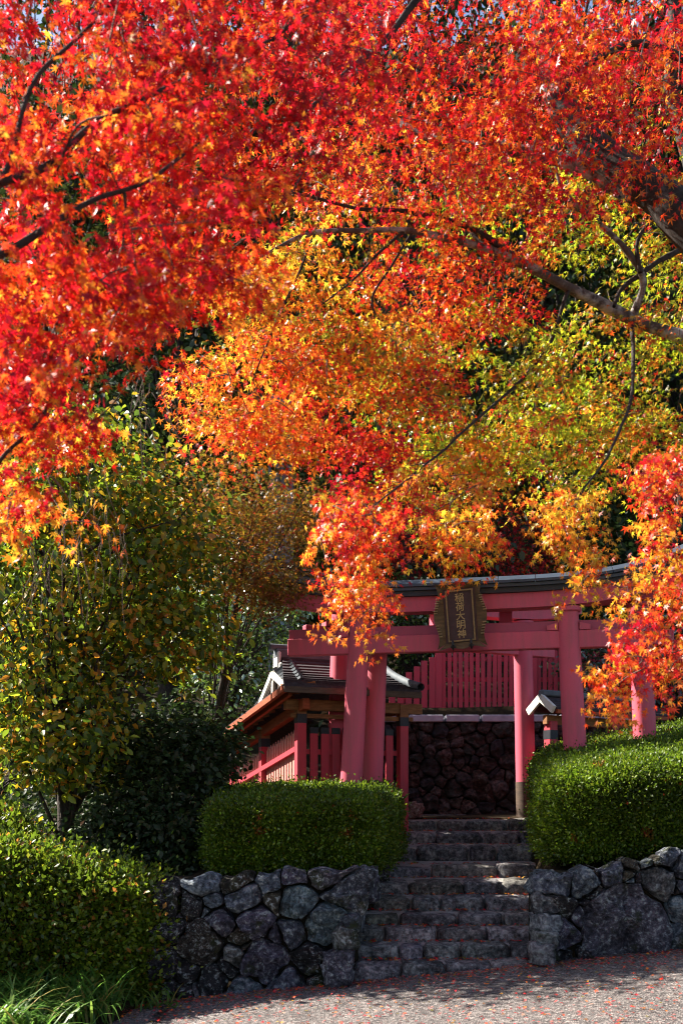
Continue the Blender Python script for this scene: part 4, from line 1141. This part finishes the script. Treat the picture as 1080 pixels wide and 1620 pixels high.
for args, pals in [
    ((760, 90, 380, 150, 5.5, 7.0, 150), ['red', 'redor', 'crimson']), ((610, 220, 200, 120, 5.6, 7.2, 80), ['red', 'crimson', 'redor']), ((560, 40, 160, 110, 5.4, 6.6, 50), ['red', 'crimson']), ((1000, 50, 130, 100, 6.4, 7.6, 50), ['red', 'crimson', 'redor']), ((860, 60, 70, 110, 5.3, 6.0, 26), ['red', 'crimson', 'redor']),
    ((890, 240, 200, 110, 5.6, 6.4, 44), ['red', 'crimson', 'redor']), ((1020, 210, 80, 120, 6.4, 7.4, 36), ['red', 'olive', 'crimson']),
    ((640, 300, 200, 80, 6.7, 7.7, 60), ['olive', 'orange', 'redor']), ((860, 330, 230, 100, 7.1, 8.2, 75), ['olive', 'yelgr', 'orange']), ((720, 450, 150, 75, 6.8, 7.6, 70), ['redor', 'redor', 'red']),
    ((500, 480, 150, 110, 6.5, 7.5, 90), ['orange', 'yelor', 'olive']), ((410, 600, 130, 85, 6.3, 7.2, 62), ['orange', 'redor', 'redor', 'yelor']), ((390, 660, 80, 45, 6.2, 6.8, 22), ['redor', 'orange']), ((450, 690, 70, 40, 6.2, 6.8, 18), ['redor', 'orange']),
    ((560, 600, 150, 110, 6.5, 7.5, 84), ['orange', 'redor', 'olive', 'redor', 'crimson']), ((750, 600, 180, 120, 6.3, 7.5, 105), ['yelgr', 'olive', 'yelgr', 'orange', 'olive']), ((970, 600, 150, 130, 6.5, 7.6, 105), ['yelgr', 'yelgr', 'olive', 'olive', 'orange']),
    ((1040, 460, 80, 90, 7.1, 8.0, 36), ['olive', 'yelgr']), ((700, 760, 100, 70, 6.2, 7.0, 52), ['orange', 'yelor', 'yelgr', 'yelgr']), ((590, 745, 80, 60, 6.8, 7.8, 36), ['crimson', 'crimson', 'redor']),
    ((890, 730, 110, 70, 6.2, 7.0, 50), ['yelor', 'yelgr', 'yelgr', 'olive']), ((1010, 720, 90, 60, 6.2, 7.0, 38), ['yelgr', 'yelgr', 'olive', 'yelor']), ((800, 700, 100, 60, 6.8, 7.4, 26), ['olive', 'crimson', 'yelgr']),
    ((1230, 350, 130, 420, 6.2, 8.2, 60), ['yelgr', 'red', 'orange']), ((800, -140, 420, 100, 6, 8, 55), ['red'])]:
    cx_, cy_, rx_, ry_, d0_, d1_, n_ = args
    if cy_ > 250 and cx_ < 1100:                         # the crown leans away to the right
        dm = 5.95 + (cx_ - 350) / 730 * 1.75; d0_, d1_ = dm - .38, dm + .42
    c = blob(cx_, cy_, rx_, ry_, d0_, d1_, int(n_ * .86)); tB.append(c); sprays(LB, c, .24, 46, .0355, pals)
for args, pals, h in [
    ((555, 850, 66, 58, 4.7, 5.3, 50), ['redor', 'orange', 'redor', 'red'], .6), ((570, 950, 42, 50, 4.7, 5.1, 22), ['redor', 'orange'], .8), ((725, 850, 66, 42, 5.0, 5.5, 32), ['orange', 'redor', 'yelor'], .6), ((640, 800, 60, 40, 5.4, 6.0, 14), ['redor', 'crimson'], .5),
    ((895, 825, 42, 58, 4.9, 5.4, 24), ['yelor', 'orange'], .7), ((922, 908, 22, 34, 4.9, 5.2, 9), ['yelor', 'orange'], .8), ((1055, 765, 42, 50, 4.4, 4.9, 26), ['red', 'redor'], .6), ((700, 760, 80, 40, 5.4, 6.0, 18), ['orange', 'yelor', 'yelgr'], .4),
    ((1054, 905, 32, 80, 4.4, 4.9, 27), ['yelor', 'orange', 'redor', 'red'], .7), ((1008, 1030, 36, 50, 4.4, 4.9, 14), ['redor', 'red', 'red'], .8), ((1065, 1040, 32, 66, 4.4, 4.9, 17), ['orange', 'redor', 'red'], .8), ((978, 1085, 32, 26, 4.4, 4.8, 10), ['redor', 'orange'], .8), ((985, 935, 22, 30, 4.6, 5.0, 5), ['yelor', 'orange'], .8)]:
    c = blob(*args); tB.append(c); sprays(LB, c, .13, 34, .0295, pals, hang=h)
G.join(np.concatenate(tB)); G.emit(mB_, M_TWIG)
LB.emit(mB_, T5, M_LEAF, n_parts=300, part_tmpl=T7)

# --- generic leafy tree
def leafy(name, label, base, lobes_, n_clump, per, size, pal, mat, tmpl=T_OV, trunk=(.12, .05), n_parts=0, hgt=None, clump_r=.35, cat='tree', droop=.3, flat=.6, bark=None, spread=.55, nbr=46):
    root = thing(name, label, cat, tuple(float(k) for k in base)); b = np.array(base, float)
    L = Leaves(); cs = []
    for (c, r, w) in lobes_:
        c, r = np.array(c, float), np.array(r, float); k = int(n_clump * w)
        v = unit(rng.normal(0, 1, (k, 3))) * (rng.uniform(0.25, 1, (k, 1)) ** spread)
        cs.append(c + v * r)
    cs = np.concatenate(cs); k = len(cs)
    n = k * per
    ci = np.repeat(cs, per, axis=0)
    off = rng.normal(0, 1, (n, 3)) * clump_r * np.array((.6, .6, .6 * flat))
    pos = ci + off
    y = unit(off * np.array((1, 1, .5)) / clump_r + rng.normal(0, .6, (n, 3)) + np.array((0, 0, -droop)))
    z = unit(rng.normal(0, .6, (n, 3)) + np.array((0, 0, .8)))
    tone = np.repeat(rng.uniform(.75, 1.2, (k, 1)), per, axis=0)
    L.add(pos, y, z, size * rng.uniform(.6, 1.3, n), np.clip(pick(pal, n) * tone, .003, .85))
    L.emit(root, tmpl, mat, n_parts=n_parts)
    top = np.array(lobes_[0][0], float)
    m = MB(); q = smooth_path([b + (0, 0, -.3), b * .65 + top * .35 + rng.normal(0, .06, 3), top], 6); t = np.linspace(0, 1, len(q))
    V, Fq = tube_np(q, trunk[0] * (1 - t) + trunk[1] * t, 10); m.add(V - b, Fq.tolist()); m.obj('trunk', bark or M_BARK, root, smooth=True)
    m = MB()
    for i in rng.choice(k, min(k, nbr), replace=False):
        j = rng.integers(len(q) // 3, len(q)); a = q[j]; c = cs[i]; mid = (a + c) / 2 + np.array((0, 0, .12)) + rng.normal(0, .08, 3)
        V, Fq = tube_np(smooth_path([a, mid, c], 4), np.linspace(trunk[1] * .6, .006, 9), 5); m.add(V - b, Fq.tolist())
    m.obj('branches', bark or M_BARK, root, smooth=True, kind='stuff')
    return root

E = lambda px, py, d, rx, ry, rd: (P(px, py, d), (rx * d / F, rd, ry * d / F))
def lob(*a): return [(*E(*k[:6]), k[6]) for k in a]
# persimmon-like tree on the left
leafy('broadleaf_tree', 'green and orange broad leaved tree filling the left side above the low hedge', (-2.7, 9.2, .2),
      lob((100, 900, 9.3, 200, 170, 1.0, .45), (80, 1130, 8.9, 110, 130, .7, .24), (250, 860, 9.6, 110, 130, .8, .16), (290, 1010, 9.6, 70, 80, .6, .10), (120, 730, 9.8, 160, 90, .9, .16)), 640, 23, .088, 'persim', M_LEAFS, T_OV, (.11, .04), n_parts=300, clump_r=.26, droop=.7)
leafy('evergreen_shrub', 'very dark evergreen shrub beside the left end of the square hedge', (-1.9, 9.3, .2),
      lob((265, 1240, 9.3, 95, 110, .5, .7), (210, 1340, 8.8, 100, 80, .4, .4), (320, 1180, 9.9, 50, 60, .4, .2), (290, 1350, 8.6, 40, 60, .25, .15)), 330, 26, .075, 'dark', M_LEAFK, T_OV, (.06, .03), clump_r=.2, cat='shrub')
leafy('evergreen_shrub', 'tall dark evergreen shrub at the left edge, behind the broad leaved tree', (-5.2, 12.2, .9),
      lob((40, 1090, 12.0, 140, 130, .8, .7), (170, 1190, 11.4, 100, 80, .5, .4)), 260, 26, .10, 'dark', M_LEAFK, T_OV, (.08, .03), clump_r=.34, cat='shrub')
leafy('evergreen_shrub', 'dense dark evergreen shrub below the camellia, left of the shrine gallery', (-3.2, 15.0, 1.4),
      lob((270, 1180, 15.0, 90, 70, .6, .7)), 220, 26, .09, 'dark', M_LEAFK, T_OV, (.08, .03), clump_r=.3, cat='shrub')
leafy('camellia_tree', 'glossy green camellia catching sparkles of sun behind the shrine gallery', (-2.4, 14.6, 1.0),
      lob((380, 1040, 14.6, 80, 110, .9, .7), (330, 970, 15, 90, 90, .9, .6), (430, 980, 15.4, 80, 60, .8, .4)), 170, 24, .085, 'camel', M_LEAFC, T_OV, (.09, .04), clump_r=.28)
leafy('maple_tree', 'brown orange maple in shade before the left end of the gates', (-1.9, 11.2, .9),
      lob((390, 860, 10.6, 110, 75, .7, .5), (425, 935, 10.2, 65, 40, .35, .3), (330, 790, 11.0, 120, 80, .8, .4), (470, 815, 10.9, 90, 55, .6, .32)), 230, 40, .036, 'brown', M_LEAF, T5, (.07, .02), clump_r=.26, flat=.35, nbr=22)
leafy('maple_tree', 'small wine red maple behind the middle of the gates', (2.6, 17.2, 2.9),
      lob((800, 820, 17, 90, 60, 1.0, .5), (830, 900, 16.6, 70, 30, .6, .25), (660, 880, 17, 80, 40, .8, .25)), 110, 34, .05, 'crimson', M_LEAF, T5, (.08, .03), clump_r=.3, flat=.4)
leafy('evergreen_shrub', 'dark evergreen shrub beyond the red fence, seen through the front gate', (1.3, 17.0, 2.8),
      lob((680, 1000, 16.8, 110, 70, .7, .6), (590, 960, 16.6, 90, 80, .8, .4)), 150, 26, .08, 'camel', M_LEAFG, T_OV, (.06, .03), clump_r=.26, cat='shrub')
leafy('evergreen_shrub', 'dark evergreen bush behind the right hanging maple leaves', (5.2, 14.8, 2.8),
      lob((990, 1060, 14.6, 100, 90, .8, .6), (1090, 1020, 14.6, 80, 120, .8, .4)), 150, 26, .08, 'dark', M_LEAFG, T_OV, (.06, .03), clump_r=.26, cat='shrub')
# wooded hill behind
HT = [('tall dark evergreen on the wooded hill, farthest left', -6.0, 21.0, 16.0, 2.6, 'forest'), ('dark evergreen on the hill above the broad leaved tree', -3.6, 19.0, 16.5, 2.6, 'dark'), ('tall evergreen on the hill behind the timber post', -1.2, 18.6, 17.0, 2.6, 'forest'),
      ('dark evergreen on the hill behind the left pillar of the gates', 1.4, 18.2, 17.5, 2.6, 'dark'), ('evergreen on the hill behind the dark plaque', 4.0, 18.9, 17.5, 2.7, 'forest'), ('dark evergreen on the hill behind the right pillar of the gates', 6.6, 18.2, 17.0, 2.6, 'dark'),
      ('tall evergreen on the hill at the right edge', 9.2, 18.8, 16.5, 2.7, 'forest'), ('highest evergreen at the top of the hill, upper left', -7.6, 23, 17.0, 3.4, 'dark'), ('highest evergreen at the top of the hill, upper middle', .2, 24.0, 18.5, 3.4, 'forest'), ('highest evergreen at the top of the hill, upper right', 6.4, 24.5, 18.5, 3.4, 'dark'), ('second highest evergreen at the top of the hill', -3.6, 23.5, 18.0, 3.4, 'forest')]
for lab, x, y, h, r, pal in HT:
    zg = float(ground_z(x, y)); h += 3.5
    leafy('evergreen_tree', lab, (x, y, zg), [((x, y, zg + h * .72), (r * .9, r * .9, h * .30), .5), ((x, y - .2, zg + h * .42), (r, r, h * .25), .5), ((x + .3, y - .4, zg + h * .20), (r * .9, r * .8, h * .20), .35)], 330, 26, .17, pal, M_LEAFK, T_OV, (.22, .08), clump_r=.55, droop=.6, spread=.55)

# ------------------------------------------------------------------ GROUND COVER AND LITTER
def strap_grass(name, label, spots):
    VV, FF, CC, n = [], [], [], 0
    for (x, y, z, cnt, ln) in spots:
        for _ in range(cnt):
            az = rng.uniform(0, 2 * math.pi); L = ln * rng.uniform(.6, 1.25); w = rng.uniform(.006, .011); cur = rng.uniform(.5, 1.3)
            o = np.array((x, y, z)) + np.append(rng.normal(0, .07, 2), 0); dirv = np.array((math.cos(az), math.sin(az), 0)); sd = np.array((-dirv[1], dirv[0], 0))
            t = np.linspace(0, 1, 6); hz = L * (t * .35 + .35 * cur * t ** 2); vz = L * (t * .95 - .62 * cur * t ** 2.2)
            c = o + hz[:, None] * dirv + vz[:, None] * np.array((0, 0, 1)); ww = w * np.array((.8, 1, 1, .85, .55, .05))
            V = np.concatenate([c - sd * ww[:, None], c + sd * ww[:, None]]); i = np.arange(5)
            FF.append(np.stack([i, i + 1, i + 7, i + 6], 1) + n); VV.append(V); n += 12
            CC.append(np.tile(np.array(((.06, .14, .02), (.10, .20, .03), (.16, .24, .04), (.28, .22, .05))[rng.choice(4, p=[.4, .35, .2, .05])]) * rng.uniform(.8, 1.2), (12, 1)))
    o = link(name, mesh_np(name, np.concatenate(VV), np.concatenate(FF), np.concatenate(CC), smooth=True), M_LEAFS)
    props(o, label, 'grass', kind='stuff')
sp = []
for k in range(46):
    px = rng.uniform(-60, 275); f = rng.uniform(0, 1)
    y = (6.75 + .55 * f if px < 150 else 7.25 + .16 * f); x = (px - XC) * y / F
    sp.append((x, y, float(ground_z(x, y)), 24 if px < 150 else 9, .50 if px < 150 else .26))
for k in range(9):
    px = rng.uniform(-60, 60); y = rng.uniform(6.1, 6.7); x = (px - XC) * y / F; sp.append((x, y, float(ground_z(x, y)), 34, .58))
strap_grass('strap_leaf_grass', 'tufts of arching strap leaved grass along the foot of the loose hedge', sp)

def litter(name, label, n, fn, size, pals):
    L = Leaves(); p = fn(n)
    L.add(p, unit(np.concatenate([rng.normal(0, 1, (n, 2)), rng.normal(0, .15, (n, 1))], 1)), unit(rng.normal(0, .28, (n, 3)) + np.array((0, 0, 1))), size * rng.uniform(.6, 1.2, n),
          np.concatenate([pick(q, k) for q, k in zip(pals, np.diff(np.linspace(0, n, len(pals) + 1).astype(int)))]))
    o = L.emit(None, T5, M_LITTER, name); props(o, label, 'fallen leaves', kind='stuff')
def on_road(n):
    x = rng.uniform(-2.2, 3.6, n); y = np.where(rng.uniform(0, 1, n) < .35, 7.45 - rng.exponential(.15, n), rng.uniform(4.6, 7.45, n)); return np.stack([x, y, road_z(x) + .010 + rng.uniform(0, .012, n)], 1)
litter('fallen_leaves', 'red and pink maple leaves scattered over the lane', 4600, on_road, .024, ['crimson', 'litter', 'litter', 'litter', 'redor', 'brown'])
def undergrowth(n):
    x = rng.uniform(-9, -1.7, n); y = rng.uniform(8.2, 17, n); k = x + .39 * (y - 11) < -.95 - .0 * y
    x, y = x[k | (y < 10.5)], y[k | (y < 10.5)]
    return np.stack([x, y, ground_z(x, y) + .02 + np.abs(vnoise(np.stack([x, y, x * 0], 1), 1.6, 4)) * rng.uniform(0, .75, len(x))], 1)
def cover(name, label, P_, size, pals):
    n = len(P_); L = Leaves()
    L.add(P_, unit(rng.normal(0, .7, (n, 3)) + np.array((0, -.3, .2))), unit(rng.normal(0, .6, (n, 3)) + np.array((0, -.3, .8))), size * rng.uniform(.5, 1.3, n), pick(pals, n))
    o = L.emit(None, T_OV, M_LEAFK, name); props(o, label, 'undergrowth', kind='stuff')
def wood(n):
    y = 24 + 50 * rng.uniform(0, 1, n) ** 1.6; x = rng.uniform(-1, 1, n) * (8 + y * .55)
    return np.stack([x, y, ground_z(x, y) + 2.6 * np.abs(vnoise(np.stack([x, y, x * 0], 1), .55, 4)) * rng.uniform(0.1, 1, n) + .2], 1)
L_ = Leaves(); pw = wood(42000)
L_.add(pw, unit(rng.normal(0, .7, (len(pw), 3)) + np.array((0, -.4, -.3))), unit(rng.normal(0, .6, (len(pw), 3)) + np.array((0, -.5, .7))), .55 * rng.uniform(.5, 1.3, len(pw)), pick('dark', len(pw)))
props(L_.emit(None, T_DI, M_LEAFK, 'distant_wood'), 'dense dark wood covering the far hillside behind the trees', 'woods', kind='stuff')
cover('undergrowth', 'low dark undergrowth covering the slope on the left beneath the trees', undergrowth(16000), .11, 'dark')
def on_steps(n):
    k = rng.integers(0, 10, n); d = np.array(SD)[k] + np.minimum(np.array(SD)[k + 1] - np.array(SD)[k], .45) * rng.uniform(.55, .98, n); el, er = stair_edges(d)
    return np.stack([el + (er - el) * rng.uniform(.02, .98, n), d, np.array(SZ)[k] + .014], 1)
litter('fallen_leaves', 'few red leaves lying in the corners of the stone steps', 800, on_steps, .030, ['redor', 'brown', 'crimson'])
